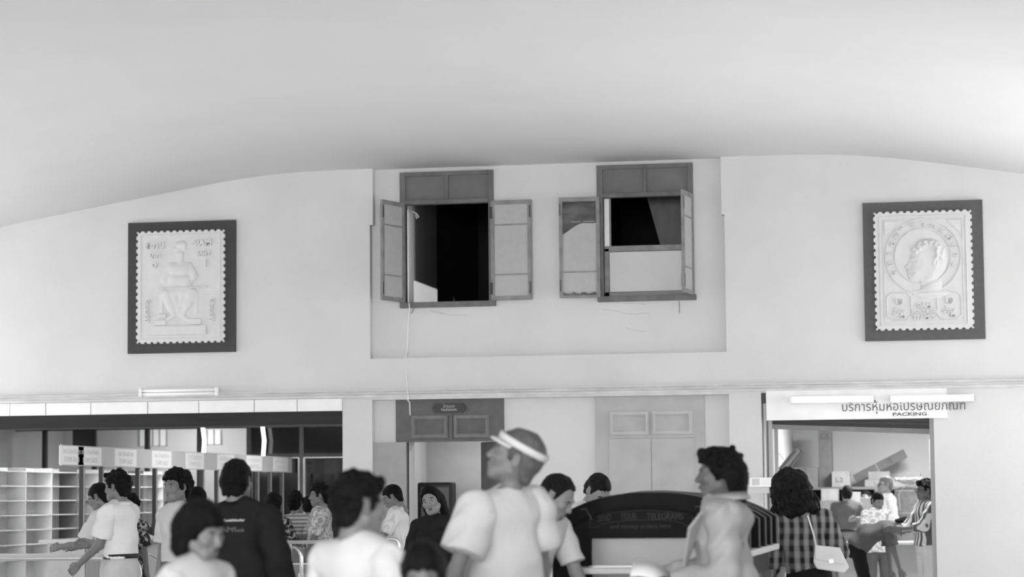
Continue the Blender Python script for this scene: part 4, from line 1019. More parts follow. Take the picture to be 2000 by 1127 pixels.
_cache = {}
def head_mesh(female, h):
    key = ('head', female, h)
    if key in _cache: return _cache[key]
    g = Grid((-0.13, -0.16, -0.24), (0.13, 0.14, 0.15), h)
    j = 0.92 if female else 1.0
    g.ell((0, 0.012, 0.032), (0.076, 0.097, 0.086), 0.01)
    g.ell((0, -0.030, -0.030), (0.062 * j, 0.066, 0.082), 0.03)
    g.cap((-0.022 * j, -0.064, -0.094), (0.022 * j, -0.064, -0.094), 0.020, 0.020, 0.03)
    for s in (-1, 1):
        g.cap((s * 0.052 * j, 0.0, -0.055), (s * 0.028 * j, -0.058, -0.088), 0.022, 0.018, 0.03)
        g.ell((s * 0.043, -0.066, -0.022), (0.024, 0.022, 0.022), 0.025)
        g.cap((s * 0.012, -0.090, 0.022), (s * 0.050, -0.074, 0.024), 0.009, 0.009, 0.014)
        g.ell((s * 0.032, -0.103, 0.003), (0.017, 0.020, 0.012), 0.012, op='sub')
        g.ell((s * 0.032, -0.076, 0.002), (0.0135, 0.0135, 0.0105), 0.004)
        g.ell((s * 0.079, 0.012, -0.004), (0.010, 0.019, 0.031), 0.006, rot('z', s * -14))
        g.ell((s * 0.087, 0.008, -0.002), (0.006, 0.011, 0.019), 0.004, op='sub')
        g.ell((s * 0.011, -0.104, -0.034), (0.009, 0.010, 0.008), 0.008)
    g.cap((0, -0.088, 0.012), (0, -0.112, -0.030), 0.008, 0.0115, 0.012)
    g.ell((0, -0.094, -0.0590), (0.023, 0.010, 0.0050), 0.006); g.ell((0, -0.093, -0.0700), (0.020, 0.011, 0.0060), 0.006)
    g.cap((0, 0.022, -0.05), (0, 0.048, -0.19), 0.050 * (0.86 if female else 1.0), 0.056 * (0.86 if female else 1), 0.035)
    _cache[key] = g.mesh(); return _cache[key]

def hand_mesh(side, curl, h):
    key = ('hand', side, curl, h)
    if key in _cache: return _cache[key]
    g = Grid((-0.13, -0.10, -0.22), (0.13, 0.08, 0.03), h); m = side   # left hand: palm faces -x
    g.cap((0, 0, 0.02), (0, 0, -0.02), 0.023, 0.022, 0.01, (1, 0, 0), 0.8)
    for y, L, r in ((-0.031, 0.070, 0.0088), (-0.011, 0.078, 0.0092), (0.010, 0.073, 0.0088), (0.030, 0.058, 0.0078)):
        g.cap((0, y * 0.6, -0.02), (0, y, -0.082), 0.016, 0.0125, 0.012)
        p = np.array((0, y, -0.082)); a = curl * 0.35
        for fr in (0.46, 0.31, 0.23):
            q_ = p + L * fr * np.array((-m * math.sin(a), y * 0.12, -math.cos(a))); g.cap(p, q_, r, r * 0.92, 0.003); p = q_; a += curl * 0.9; r *= 0.92
    g.cap((0, -0.014, -0.018), (-m * 0.012, -0.046, -0.052), 0.015, 0.0115, 0.010); g.cap((-m * 0.012, -0.046, -0.052), (-m * (0.016 + 0.02 * curl), -0.054, -0.082), 0.0105, 0.0095, 0.004)
    g.cap((-m * (0.016 + 0.02 * curl), -0.054, -0.082), (-m * (0.02 + 0.035 * curl), -0.054, -0.104), 0.0092, 0.0078, 0.003)
    _cache[key] = g.mesh(); return _cache[key]

def hair_mesh(style, h):
    key = ('hair', style, h)
    if key in _cache: return _cache[key]
    g = Grid((-0.22, -0.20, -0.42), (0.22, 0.30, 0.24), h); rnd = random.Random(hash(style) % 1000 if False else sum(map(ord, style)))
    t = {'short': 0.012, 'receding': 0.010, 'crop': 0.007, 'curly': 0.016, 'wavy': 0.016, 'mullet': 0.016, 'bob': 0.020, 'long': 0.018, 'bigcurl': 0.030, 'bun': 0.012, 'afro': 0.02}[style]
    c = np.array((0, 0.014, 0.034)); r = np.array((0.077, 0.098, 0.087)) + np.array((t * 0.7, t, t * 1.1))
    g.ell(c, r, 0.005)
    if style in ('short', 'crop', 'receding', 'curly', 'wavy', 'mullet', 'afro', 'bun'):
        g.cap((-0.03, 0.055, -0.01), (-0.03, 0.062, -0.062), 0.052 + t * 0.5, 0.036 + t * 0.4, 0.02); g.cap((0.03, 0.055, -0.01), (0.03, 0.062, -0.062), 0.052 + t * 0.5, 0.036 + t * 0.4, 0.02)
    if style == 'wavy': g.cap((-0.02, -0.085, 0.10), (0.03, -0.088, 0.105), 0.024, 0.020, 0.02)
    if style == 'mullet':
        g.cap((-0.03, -0.082, 0.105), (0.03, -0.085, 0.105), 0.026, 0.024, 0.02); g.cap((0, 0.085, -0.01), (0, 0.080, -0.125), 0.062, 0.052, 0.03)
        for s in (-1, 1): g.cap((s * 0.05, 0.06, 0.0), (s * 0.045, 0.065, -0.11), 0.042, 0.035, 0.02)
    if style == 'bob':
        for s in (-1, 1):
            g.cap((s * 0.055, 0.035, 0.02), (s * 0.070, 0.030, -0.085), 0.045, 0.030, 0.02)
        g.cap((-0.04, 0.07, 0.0), (-0.035, 0.075, -0.10), 0.06, 0.045, 0.03); g.cap((0.04, 0.07, 0.0), (0.035, 0.075, -0.10), 0.06, 0.045, 0.03)
    if style in ('long',):
        for s in (-1, 0, 1): g.cap((s * 0.05, 0.055, 0.0), (s * 0.055, 0.10, -0.30), 0.062, 0.038, 0.03)
    if style == 'bun':
        for s in (-1, 1): g.cap((s * 0.05, 0.05, 0.0), (s * 0.05, 0.08, -0.16), 0.052, 0.034, 0.03)
        g.ell((0.0, 0.03, 0.125), (0.055, 0.06, 0.045), 0.015)
    if style in ('curly', 'bigcurl', 'afro', 'mullet', 'wavy'):
        n, rad = {'curly': (150, 0.020), 'bigcurl': (260, 0.030), 'afro': (170, 0.024), 'mullet': (90, 0.016), 'wavy': (70, 0.017)}[style]
        for i in range(n):
            u = rnd.uniform(-1, 1); a = rnd.uniform(0, 2 * math.pi); w = math.sqrt(1 - u * u)
            p = c + (r + (0.012 if style == 'bigcurl' else 0.0)) * np.array((w * math.cos(a), w * math.sin(a), u)) * rnd.uniform(0.96, 1.05)
            if style == 'bigcurl' and p[2] < 0.0 and p[1] > -0.02: p[2] -= rnd.uniform(0.0, 0.09)
            g.ell(p, np.array((1, 1, 1)) * rad * rnd.uniform(0.7, 1.15), 0.008)
    if style == 'bigcurl':
        for i in range(120):
            a = rnd.uniform(-0.2, math.pi + 0.2); zz = rnd.uniform(-0.15, 0.03)
            g.ell((0.100 * math.cos(a), 0.02 + 0.095 * math.sin(a), zz), np.array((1, 1, 1.2)) * rnd.uniform(0.018, 0.030), 0.008)
        g.ell((0, 0.05, -0.05), (0.085, 0.085, 0.10), 0.02)
    # cut to the hairline: forehead, temples, above the ears, nape
    x, y, z = g.xyz()
    yy = np.array([-0.30, -0.10, -0.075, -0.045, -0.02, 0.03, 0.06, 0.10, 0.40])
    fr = {'short': 0.058, 'crop': 0.066, 'receding': 0.082, 'curly': 0.062, 'wavy': 0.060, 'mullet': 0.062, 'bob': 0.050, 'long': 0.076, 'bigcurl': 0.055, 'bun': 0.064, 'afro': 0.064}[style]
    sd = 0.01
    if style in ('bob', 'long', 'bigcurl', 'bun'): zz = np.array([fr, fr, fr - 0.006, 0.015, -0.10, -0.16, -0.3, -0.4, -0.5])
    elif style == 'mullet': zz = np.array([fr, fr, fr - 0.005, 0.020, -0.030, -0.022, -0.14, -0.3, -0.4])
    else:
        yy = np.array([-0.30, -0.10, -0.075, -0.055, -0.040, -0.030, -0.012, -0.005, 0.028, 0.040, 0.060, 0.10, 0.40])
        zz = np.array([fr, fr, fr - 0.004, fr - 0.010, 0.030, -0.016, -0.028, 0.030, 0.030, -0.030, -0.075, -0.095, -0.10])
        if style == 'receding': zz[2:6] += (0.010, 0.014, 0.026, 0.030)
    zl = np.interp(y, yy, zz) - 0.05 * np.clip(np.abs(x) - 0.045, 0, 0.1) * (y < -0.03)
    cut = (zl - z) * 0.75
    rag = 0.010 * np.sin(130 * x + 60 * y) * np.sin(85 * y + 3) + 0.006 * np.sin(210 * x)
    n_ = 0.0030 * np.sin(95 * x + 8 * np.sin(40 * z)) * np.sin(70 * y + 35 * z) + 0.0016 * np.sin(190 * x + 20 * y)
    g.d = np.maximum(g.d + n_, cut + rag * 0.6)
    _cache[key] = g.mesh(); return _cache[key]

HANG = ((0.14, 0.04, -1), (0.05, -0.20, -1)); WRITE = ((0.16, -0.50, -0.86), (-0.18, -0.95, -0.08)); AKIMBO = ((0.62, 0.18, -0.8), (-0.62, -0.30, -0.62))
FOLD = ((0.22, -0.30, -0.9), (-0.55, -0.75, 0.12)); REACH = ((0.12, -0.70, -0.7), (0.0, -0.97, -0.22)); DOWN = ((0.05, -0.1, -1), (0.0, -0.1, -1))

def person(px, top, d, face=0, label='', lean=0, side=0, twist=0, hyaw=0, hpitch=0, hroll=0, aL=HANG, aR=HANG, hair='short', hairm='hair_black', skin='skin', female=False,
           shirt='c_white', sleeve='short', loose=0.016, hem=None, bottom='trousers', bottom_m='c_slate', collar=True, belt=False, glasses=False, curl=0.5, stride=0.0,
           jacket=None, visor=False, hairscale=1.0, tucked=True, wide=1.0, print_back=None, shoe='c_dark', bow=None):
    hb = 0.0125 if d < 22 else 0.018; hs = 0.0095 if d < 22 else 0.014; hh = 0.0060 if d < 17 else 0.0080; hn = 0.0048 if d < 17 else 0.0070
    R1 = rot('z', twist * 0.4) @ rot('y', side * 0.6) @ rot('x', lean * 0.6); R2 = rot('z', twist) @ rot('y', side) @ rot('x', lean)
    Rh = rot('z', hyaw) @ rot('y', hroll) @ rot('x', hpitch)
    A = np.array
    hip = A((0, 0.14 * math.sin(math.radians(max(lean, 0))), 0.92)); waist = hip + R1 @ A((0, 0, 0.16)); chest = waist + R2 @ A((0, 0.0, 0.20)); neck = chest + R2 @ A((0, 0.022, 0.155))
    hc = neck + 0.5 * (R2 + Rh) @ A((0, -0.028, 0.150))
    if bow is not None: hc = hc + A(bow)
    fs = (0.88 if female else 1.0) * wide
    S = {}
    for s, arm in ((1, aL), (-1, aR)):
        sh = chest + R2 @ A((s * 0.172 * fs, 0.008, 0.098)); u = nrm((arm[0][0] * s, arm[0][1], arm[0][2])); f_ = nrm((arm[1][0] * s, arm[1][1], arm[1][2]))
        el = sh + u * 0.285; wr = el + f_ * 0.245; S[s] = (sh, el, wr, f_)
    n2 = R2 @ A((0, 1, 0)); n1 = R1 @ A((0, 1, 0))
    hx = lambda s, z: A((s * 0.092, 0, z))
    legs = {s: (hip + A((s * 0.092, 0, -0.02)), A((s * 0.105, -0.012 - s * stride * 0.5 + hip[1] * 0.45, 0.49)), A((s * 0.11, 0.035 - s * stride, 0.085))) for s in (1, -1)}
    allp = [hip, chest, neck, hc] + [p for s in S for p in S[s][:3]] + [p for s in legs for p in legs[s]]
    lo = np.min(allp, 0) - 0.22; hi = np.max(allp, 0) + 0.22; lo[2] = max(lo[2], -0.02) if lean < 60 else -0.02
    def torso(g, e, k=0.05, low=True):
        fw = fs
        g.cap(waist + R2 @ A((0, 0, 0.08)), chest + R2 @ A((0, 0, 0.03)), 0.134 * fw + e, 0.150 * fw + e, k, n2, 0.74)
        g.cap(chest + R2 @ A((-0.120 * fs, 0.012, 0.088)), chest + R2 @ A((0.120 * fs, 0.012, 0.088)), 0.060 + e * 0.7, 0.060 + e * 0.7, k)
        for s in (1, -1): g.cap(neck + R2 @ A((0, 0.004, -0.015)), S[s][0] + R2 @ A((0, 0, 0.005)), 0.044 + e * 0.4, 0.046 + e * 0.5, 0.04)
        if female:
            for s in (1, -1): g.ell(chest + R2 @ A((s * 0.065, -0.095, -0.01)), A((0.062, 0.050, 0.058)) + e, 0.03)
        g.cap(hip + R1 @ A((0, 0, -0.01)), waist + R1 @ A((0, 0, 0.02)), (0.160 if not female else 0.165) * (0.95 if female else fw) + e, (0.132 if not female else 0.118) * fw + e, k, n1, 0.78)
    # ---- body: trunk, limbs, head and hands in one mesh
    g = Grid(lo, hi, hb); torso(g, 0.0)
    for s in (1, -1):
        sh, el, wr, f_ = S[s]; am = 0.86 if female else 1.0
        g.cap(sh, el, 0.048 * am, 0.038 * am, 0.03); g.cap(el, wr + f_ * 0.01, 0.040 * am, 0.026 * am, 0.015)
        a, b, c = legs[s]; g.cap(a, b, 0.083, 0.055, 0.03); g.cap(b, c, 0.056, 0.036, 0.02); g.cap(c, c + A((s * 0.015, -0.10, -0.045)), 0.036, 0.03, 0.02)
    V, F = g.mesh(); Vs, Fs_ = [V], [F]; off = len(V)
    hv, hf = head_mesh(female, hh); Vs.append(hv @ Rh.T + hc); Fs_.append(hf + off); off += len(hv)
    # bridge from the head's neck to the trunk
    g = Grid(np.minimum(neck, hc) - 0.12, np.maximum(neck, hc) + 0.12, hb)
    g.cap(hc + Rh @ A((0, 0.022, -0.06)), neck + R2 @ A((0, 0.0, -0.03)), 0.050 * (0.86 if female else 1), 0.058 * (0.86 if female else 1), 0.02); bv, bf = g.mesh(); Vs.append(bv); Fs_.append(bf + off); off += len(bv)
    for s in (1, -1):
        sh, el, wr, f_ = S[s]; zc = -f_; fwd = A((0, -1, 0)); yv = -(fwd - zc * (fwd @ zc))
        if np.linalg.norm(yv) < 0.35: yv = A((-s * 1.0, 0, 0)) * 1.0; yv = -(A((-s * 0.4, 0, 1.0)) - zc * (A((-s * 0.4, 0, 1.0)) @ zc))
        yv = nrm(yv); xv = np.cross(yv, zc); Rm = np.stack([xv, yv, zc], 1)
        mv, mf = hand_mesh(s, curl, hn); Vs.append(mv * (0.92 if female else 1.0) @ Rm.T + wr + f_ * 0.012); Fs_.append(mf + off); off += len(mv)
    # ---- place so that the head top stands at the measured point
    Y = CAM.y + d
    P = at(px, top, Y); sc = float(P.z) / float(hc[2] + 0.125 * 1.0 + (0.0 if abs(hpitch) < 25 else -0.006))
    fr = math.radians(face); cz, sz = math.cos(fr), math.sin(fr)
    e = tag(empty('person', (P.x - sc * (cz * hc[0] - sz * hc[1]), Y - sc * (sz * hc[0] + cz * hc[1]), 0.0), fr), label, 'person', 'people in the post office')
    def part(name, v, f, m): return np_obj(name, v * sc, f, M[m] if isinstance(m, str) else m, e)
    part('body', np.concatenate(Vs), np.concatenate(Fs_), skin)
    def hpart(name, v, f, m): return part(name, v @ Rh.T + hc, f, m)
    hv, hf = hair_mesh(hair, 0.0065 if d < 17 else 0.0085); hpart('hair', (hv - np.array((0, 0.01, 0.03))) * hairscale + np.array((0, 0.01, 0.03)), hf, hairm)
    # eyes, brows, lips
    if abs(((face + hyaw + 180) % 360) - 180) < 140:
        bits = [('lips', [((0, -0.1000, -0.0598), (0.0210, 0.0050, 0.0044)), ((0, -0.0995, -0.0685), (0.0180, 0.0055, 0.0050))], 'lips')]
        for s in (1, -1): bits += [('eye', [((s * 0.032, -0.0815, 0.0015), (0.0125, 0.0085, 0.0062))], 'eye_white'), ('iris', [((s * 0.031, -0.0868, 0.0018), (0.0064, 0.0044, 0.0064))], 'eye_dark'), ('eyebrow', [((s * 0.033, -0.0900, 0.0235), (0.020, 0.0062, 0.0042))], hairm)]
        for nm, sub, m in bits:
            c_ = np.mean([b[0] for b in sub], 0); g = Grid(c_ - 0.026, c_ + 0.026, 0.0032)
            for cc, r_ in sub: g.ell(cc, r_, 0.002)
            gv, gf = g.mesh(); hpart(nm, gv, gf, m)
    if glasses:
        mb = MB()
        for s in (1, -1):
            mb.tube([(s * 0.034 + 0.024 * math.cos(2 * math.pi * k / 16), -0.112, 0.0 + 0.019 * math.sin(2 * math.pi * k / 16)) for k in range(17)], 0.0024, 5, False)
            mb.tube([(s * 0.058, -0.112, 0.004), (s * 0.082, -0.05, 0.006), (s * 0.086, 0.012, 0.004)], 0.0024, 5)
        mb.tube([(-0.010, -0.113, 0.003), (0.010, -0.113, 0.003)], 0.0024, 5)
        gv = np.array(mb.v); mb.v = [tuple(p) for p in ((gv @ Rh.T + hc) * sc)]; mb.build('glasses', M['black'], e)
    # ---- clothes
    def folds(g, amp):
        x, y, z = g.xyz()
        return amp * (np.sin(21 * x + 9 * z + 2.2 * np.sin(11 * z + 3 * y)) * 0.6 + np.sin(26 * y - 13 * z + 2 * np.sin(9 * x)) * 0.6 + 0.5 * np.sin(34 * z + 12 * x * np.sign(x + 0.01) + 2 * np.sin(14 * y)))
    hemz = (0.99 if tucked else 0.82) if hem is None else hem
    g = Grid(lo, hi, hs); torso(g, loose)
    if not tucked: g.cap(waist, hip + A((0, 0, hemz - 0.92)), 0.150 * fs + loose, 0.158 + loose, 0.05, n1, 0.80)
    sleeves = []
    gt = g
    for s in (1, -1):
        sh, el, wr, f_ = S[s]; u = nrm(el - sh); si = sh + u * 0.012
        if sleeve == 'none': break
        ps = np.array([sh, el, wr]); g = Grid(ps.min(0) - 0.15, ps.max(0) + 0.15, hs * 0.9)
        if sleeve == 'short': g.cap(si, sh + u * 0.225, 0.056 + loose, 0.058 + loose * 1.1, 0.012, flat=True)
        elif sleeve == 'none': pass
        elif sleeve == 'puff': g.cap(si, sh + u * 0.20, 0.072 + loose, 0.076 + loose, 0.012, flat=True)
        else:
            g.cap(si, el, 0.056 + loose, 0.046 + loose, 0.012); g.cap(el, wr - f_ * (0.0 if sleeve == 'long' else 0.11), 0.046 + loose, 0.033 + loose * 0.8, 0.02, flat=True)
        x, y, z = g.xyz(); al = (x - el[0]) * f_[0] + (y - el[1]) * f_[1] + (z - el[2]) * f_[2]; au = (x - sh[0]) * u[0] + (y - sh[1]) * u[1] + (z - sh[2]) * u[2]
        g.d = g.d + (0.005 if loose < 0.02 else (0.012 if jacket else 0.007)) * (np.sin(52 * au + 16 * y + 2 * np.sin(22 * y)) * 0.6 + np.sin(44 * al + 20 * x + 1.5) * 0.5).astype(np.float32)
        sleeves.append(g.mesh())
    g = gt
    if jacket:      # heavy drape: vertical folds down the back, slack rings round the sleeves
        x, y, z = g.xyz(); bk = 1 / (1 + np.exp(-(y - 0.02) * 40)); g.d = g.d + (0.017 * np.sin(52 * (y + 0.6 * x) + 1.6 * np.sin(6 * z)) * np.clip((1.40 - z) * 3, 0, 1) * (0.4 + 0.6 * bk) + 0.015 * np.sin(30 * z + 26 * y + 2.5 * np.sin(9 * y + 7 * z))).astype(np.float32)
    upv = R1 @ A((0, 0, 1)); g.plane(hip + upv * (hemz - 0.92), -upv); g.d = g.d + folds(g, 0.0055 if loose < 0.02 else (0.013 if jacket else 0.009)).astype(np.float32)
    cut_n = R2 @ A((0, -0.25, 1)); 
    gv, gf = g.mesh(); name = {'long': 'jacket' if jacket else 'shirt'}.get(sleeve, 'shirt'); so = part(name, gv, gf, shirt)
    for sv, sf in sleeves: np_obj('sleeve', sv * sc, sf, M[shirt], so)
    if collar:
        mb = MB(); n = 20; ring_ = []
        for k in range(n + 1):
            a = math.radians(-62 + 304 * k / n); fl = 1.0
            c0 = A((0.064 * math.cos(a), 0.066 * math.sin(a), 0.0)); c0 = c0 * (1.42 if jacket else 1.0); ring_.append((c0 * 1.0 + A((0, 0.004, 0.012)), c0 * 1.06 + A((0, 0.004, 0.050)), c0 * 1.30 + A((0, 0.0, 0.018)), c0 * 1.34 + A((0, 0, 0.012))))
        Vv = [tuple((neck + R2 @ (p + A((0, 0, 0.012 if jacket else -0.018)))) * sc) for r_ in ring_ for p in r_]
        mb.add(Vv, [(4 * k + i, 4 * k + 4 + i, 4 * k + 5 + i, 4 * k + 1 + i) for k in range(n) for i in range(3)])
        co = mb.build('collar', M[shirt] if isinstance(shirt, str) else shirt, so, smooth=True); sm = co.modifiers.new('t', 'SOLIDIFY'); sm.thickness = 0.006
    if jacket:   # open front: lapels and a shirt front showing between them
        for s in (1, -1):
            mb = MB(); P0 = [neck + R2 @ A((s * 0.085, -0.075, 0.030)), chest + R2 @ A((s * 0.150, -0.165, 0.05)), chest + R2 @ A((s * 0.070, -0.205, -0.14)), chest + R2 @ A((s * 0.035, -0.175, 0.02))]
            mb.add([tuple(p * sc) for p in P0], [(0, 1, 2, 3)]); lp = mb.build('lapel', M[shirt], so); sm = lp.modifiers.new('t', 'SOLIDIFY'); sm.thickness = 0.012
    if print_back:      # two unreadable lines of script printed across the shoulder blades
        for dz_, hgt, x0_, x1_, mm in print_back:
            yb = 0.150 * 0.74 * fs + loose + 0.004; mb = MB(); rn = random.Random(5); x = x0_
            while x < x1_:
                hh_ = hgt * rn.uniform(0.55, 1.0); w_ = hgt * rn.uniform(0.3, 0.7); sl_ = rn.uniform(-0.2, 0.3) * hgt
                for (xa, za, xb, zb_) in ((x, 0, x + sl_ * 0.3, hh_), (x, hh_ * rn.uniform(0.2, 0.9), x + w_, hh_ * rn.uniform(0.0, 0.9))):
                    mb.tube([tuple((chest + R2 @ A((-xx, yb - 0.9 * xx * xx, dz_ + zz_))) * sc) for xx, zz_ in ((xa, za), (xb, zb_))], hgt * 0.17 * sc, 5)
                x += w_ + hgt * 0.22
            mb.build('print', M[mm], so)
    # ---- lower garments
    if bottom == 'trousers':
        g = Grid((lo[0], lo[1], 0.0), (hi[0], hi[1], 1.12), hs * 1.25); g.cap(hip + A((0, 0, -0.03)), waist, 0.168 * (0.98 if female else wide), 0.136 * wide + 0.006, 0.05, n1, 0.80)
        for s in (1, -1):
            a, b, c = legs[s]; g.cap(a, b, 0.098, 0.075, 0.03); g.cap(b, c + A((0, 0, -0.03)), 0.075, 0.066, 0.02, flat=True)
        g.plane(hip + R1 @ A((0, 0, 0.115)), R1 @ A((0, 0, 1))); g.d = g.d + folds(g, 0.004).astype(np.float32); gv, gf = g.mesh(); part('trousers', gv, gf, bottom_m)
    else:
        g = Grid((lo[0] - 0.1, lo[1] - 0.15, 0.2), (hi[0] + 0.1, hi[1] + 0.15, 1.15), hs * 1.25); g.cap(hip, waist, 0.172, 0.128, 0.05, n1, 0.80)
        g.cap(hip, A((0, 0.0, 0.42)), 0.178, 0.225, 0.03, (0, 1, 0), 0.82, flat=True); g.plane(hip + R1 @ A((0, 0, 0.125)), R1 @ A((0, 0, 1)))
        g.d = g.d + folds(g, 0.006).astype(np.float32); gv, gf = g.mesh(); part('skirt', gv, gf, bottom_m)
    if belt:
        mb = MB(); c0 = hip + R1 @ A((0, 0, 0.085)); rx, ry = 0.158 * wide + 0.010, (0.158 * wide + 0.010) * 0.80
        Vv = []
        for k in range(28):
            a = 2 * math.pi * k / 28
            for dz_ in (-0.019, 0.019): Vv.append(tuple((c0 + R1 @ A((rx * math.cos(a), ry * math.sin(a), dz_))) * sc))
        mb.add(Vv, [(2 * k, (2 * k + 2) % 56, (2 * k + 3) % 56, 2 * k + 1) for k in range(28)]); bo = mb.build('belt', M['black'], e, smooth=True); sm = bo.modifiers.new('t', 'SOLIDIFY'); sm.thickness = 0.008; sm.offset = 1
    g = Grid((-0.3, -0.45, -0.005), (0.3, 0.45, 0.2), 0.013)
    for s in (1, -1):
        c = legs[s][2]; g.cap((c[0], c[1] + 0.03, 0.045), (c[0] + s * 0.02, c[1] - 0.17, 0.035), 0.044, 0.040, 0.02); g.cap((c[0], c[1], 0.10), (c[0], c[1], 0.05), 0.046, 0.046, 0.02)
    g.plane((0, 0, 0.0), (0, 0, -1)); gv, gf = g.mesh(); part('shoes', gv, gf, shoe)
    if visor:   # a white sun visor: head band and brim
        mb = MB(); n = 40; Vv = []
        for k in range(n):
            a = 2 * math.pi * k / n
            for rr, zz in ((0.97, 0.046), (0.97, 0.076)): Vv.append((0.094 * rr * math.cos(a), 0.014 + 0.115 * rr * math.sin(a), zz + 0.012 * (-math.sin(a))))
        mb.add(Vv, [(2 * k, (2 * k + 2) % (2 * n), (2 * k + 3) % (2 * n), 2 * k + 1) for k in range(n)])
        mb.v = [tuple(p) for p in ((np.array(mb.v) @ Rh.T + hc) * sc)]; vo = mb.build('visor_band', M['c_offwhite'], e, smooth=True); sm = vo.modifiers.new('t', 'SOLIDIFY'); sm.thickness = 0.007; sm.offset = 1
        mb = MB(); Vv = []
        for k in range(17):
            a = math.radians(200 + 140 * k / 16)
            Vv += [(0.094 * math.cos(a), 0.014 + 0.113 * math.sin(a), 0.046 - 0.012 * math.sin(a)), (0.104 * math.cos(a), 0.014 + 0.150 * math.sin(a), 0.034 - 0.012 * math.sin(a))]
        mb.add(Vv, [(2 * k, 2 * k + 2, 2 * k + 3, 2 * k + 1) for k in range(16)]); mb.v = [tuple(p) for p in ((np.array(mb.v) @ Rh.T + hc) * sc)]
        vo = mb.build('visor_brim', M['c_offwhite'], e, smooth=True); sm = vo.modifiers.new('t', 'SOLIDIFY'); sm.thickness = 0.006
    def world(p): p = np.array(p) * sc; return Vector((cz * p[0] - sz * p[1] + e.location.x, sz * p[0] + cz * p[1] + e.location.y, p[2]))
    return dict(e=e, S=S, world=world, neck=neck, chest=chest, hip=hip, waist=waist, sc=sc, R2=R2, S_w={s: [world(p) for p in S[s][:3]] for s in S})

# ---- at the stamp counter, left
person(194, 945, 21.5, -100, 'man in glasses and pale shirt bending over the counter at far left', lean=16, hpitch=24, aL=WRITE, aR=WRITE, glasses=True, shirt='c_offwhite', bottom_m='c_light')
person(229, 922, 20.2, -104, 'man in a white short-sleeved shirt and belt, profile to the left at the counter', lean=4, hpitch=4, hair='wavy', aL=((0.12, -0.25, -1), (-0.05, -0.8, -0.62)), aR=WRITE, shirt='c_white', loose=0.026, bottom_m='c_light', belt=True)
person(256, 967, 23.0, 165, 'woman in a dark flowered dress seen from behind beside the man in white', female=True, hair='curly', shirt='c_floral_d', bottom='skirt', bottom_m='c_floral_d', collar=False)
person(345, 921, 19.2, -28, 'curly-haired man in a pale polo shirt looking back over the crowd', twist=-6, hyaw=-2, hair='afro', skin='skin', aL=HANG, aR=HANG, shirt='c_light', bottom_m='c_slate', side=-3)
person(386, 953, 22.5, 170, 'dark-haired person behind the curly-haired man, only the head showing', hair='bob', female=True, shirt='c_mid', bottom='skirt', bottom_m='c_dark')
# ---- foreground, left
person(463, 898, 14.0, 176, 'man in a dark jacket with pale print across the back', hair='short', shirt='c_dark', sleeve='long', loose=0.034, bottom_m='c_dark', tucked=False, wide=1.06,
       aL=((0.30, 0.02, -1), (0.10, -0.35, -1)), aR=((0.30, 0.02, -1), (0.10, -0.35, -1)), print_back=((0.075, 0.016, -0.09, 0.10, 'c_light'), (0.015, 0.030, -0.10, 0.10, 'c_slate')))
person(394, 980, 9.2, 66, 'young woman with dark hair in the near foreground turning right, out of focus', female=True, hair='bob', hpitch=18, hroll=-6, shirt='c_light', collar=False, skin='skin', bottom='skirt', bottom_m='c_mid')
person(702, 929, 9.2, 150, 'dark-haired man in a white shirt seen from behind, near foreground', hair='wavy', hyaw=-16, shirt='c_shade', loose=0.02, bottom_m='c_slate', collar=False, wide=1.0)
# ---- group at the writing rail
person(536, 962, 25.4, 168, 'woman with dark hair and dark flowered shirt leaning on the writing rail', female=True, lean=6, side=-4, hair='long', shirt='c_floral_d', aL=FOLD, aR=WRITE, bottom='skirt', bottom_m='c_floral_m', tucked=False)
person(577, 962, 26.3, 176, 'curly-haired person in a horizontally striped tee seen from behind', female=True, hair='curly', shirt='c_stripe_h', collar=False, bottom_m='c_mid')
person(604, 968, 27.6, 188, 'person in a white shirt half hidden behind the striped tee', hair='short', shirt='c_white', bottom_m='c_dark')
hk = person(624, 946, 25.5, -78, 'curly-haired man in a printed short-sleeved shirt, profile left, holding a folder', hair='curly', shirt='c_floral_m', tucked=False, loose=0.026, aL=((0.05, -0.25, -1), (-0.05, -0.45, -0.9)), aR=WRITE, bottom_m='c_black', collar=False)
# ---- doorway
person(766, 948, 25.2, -84, 'man in a white striped shirt by the open telegram door looking down', lean=5, hpitch=24, hair='short', shirt='c_stripe_w', loose=0.022, aL=WRITE, aR=WRITE, bottom_m='c_white', tucked=False)
person(842, 950, 19.4, -4, 'woman in a dark dress with black hair tilting her head by the telegram door', female=True, hair='long', skin='skin_fair', hroll=-16, hpitch=4, side=-4, shirt='c_black', sleeve='long', bottom='skirt', bottom_m='c_black', collar=False, aL=FOLD, aR=FOLD)
person(826, 1062, 8.3, 8, 'dark-haired child at the bottom edge in the near foreground, out of focus', female=True, hair='bob', hpitch=22, shirt='c_dark', collar=False, bottom='skirt', bottom_m='c_dark', skin='skin')
person(1006, 838, 11.0, -128, 'tall woman in white with a white sun visor in the near foreground', female=True, hair='short', hairm='hair_grey', hyaw=44, hpitch=-24, hroll=4, side=4, bow=(-0.02, 0.03, 0), shirt='c_shade', sleeve='puff', loose=0.024, collar=False, visor=True, bottom_m='c_offwhite', tucked=False, skin='skin', aL=((0.42, -0.1, -1), (0.05, -0.3, -1)), aR=((0.34, -0.1, -1), (0.0, -0.35, -1)))
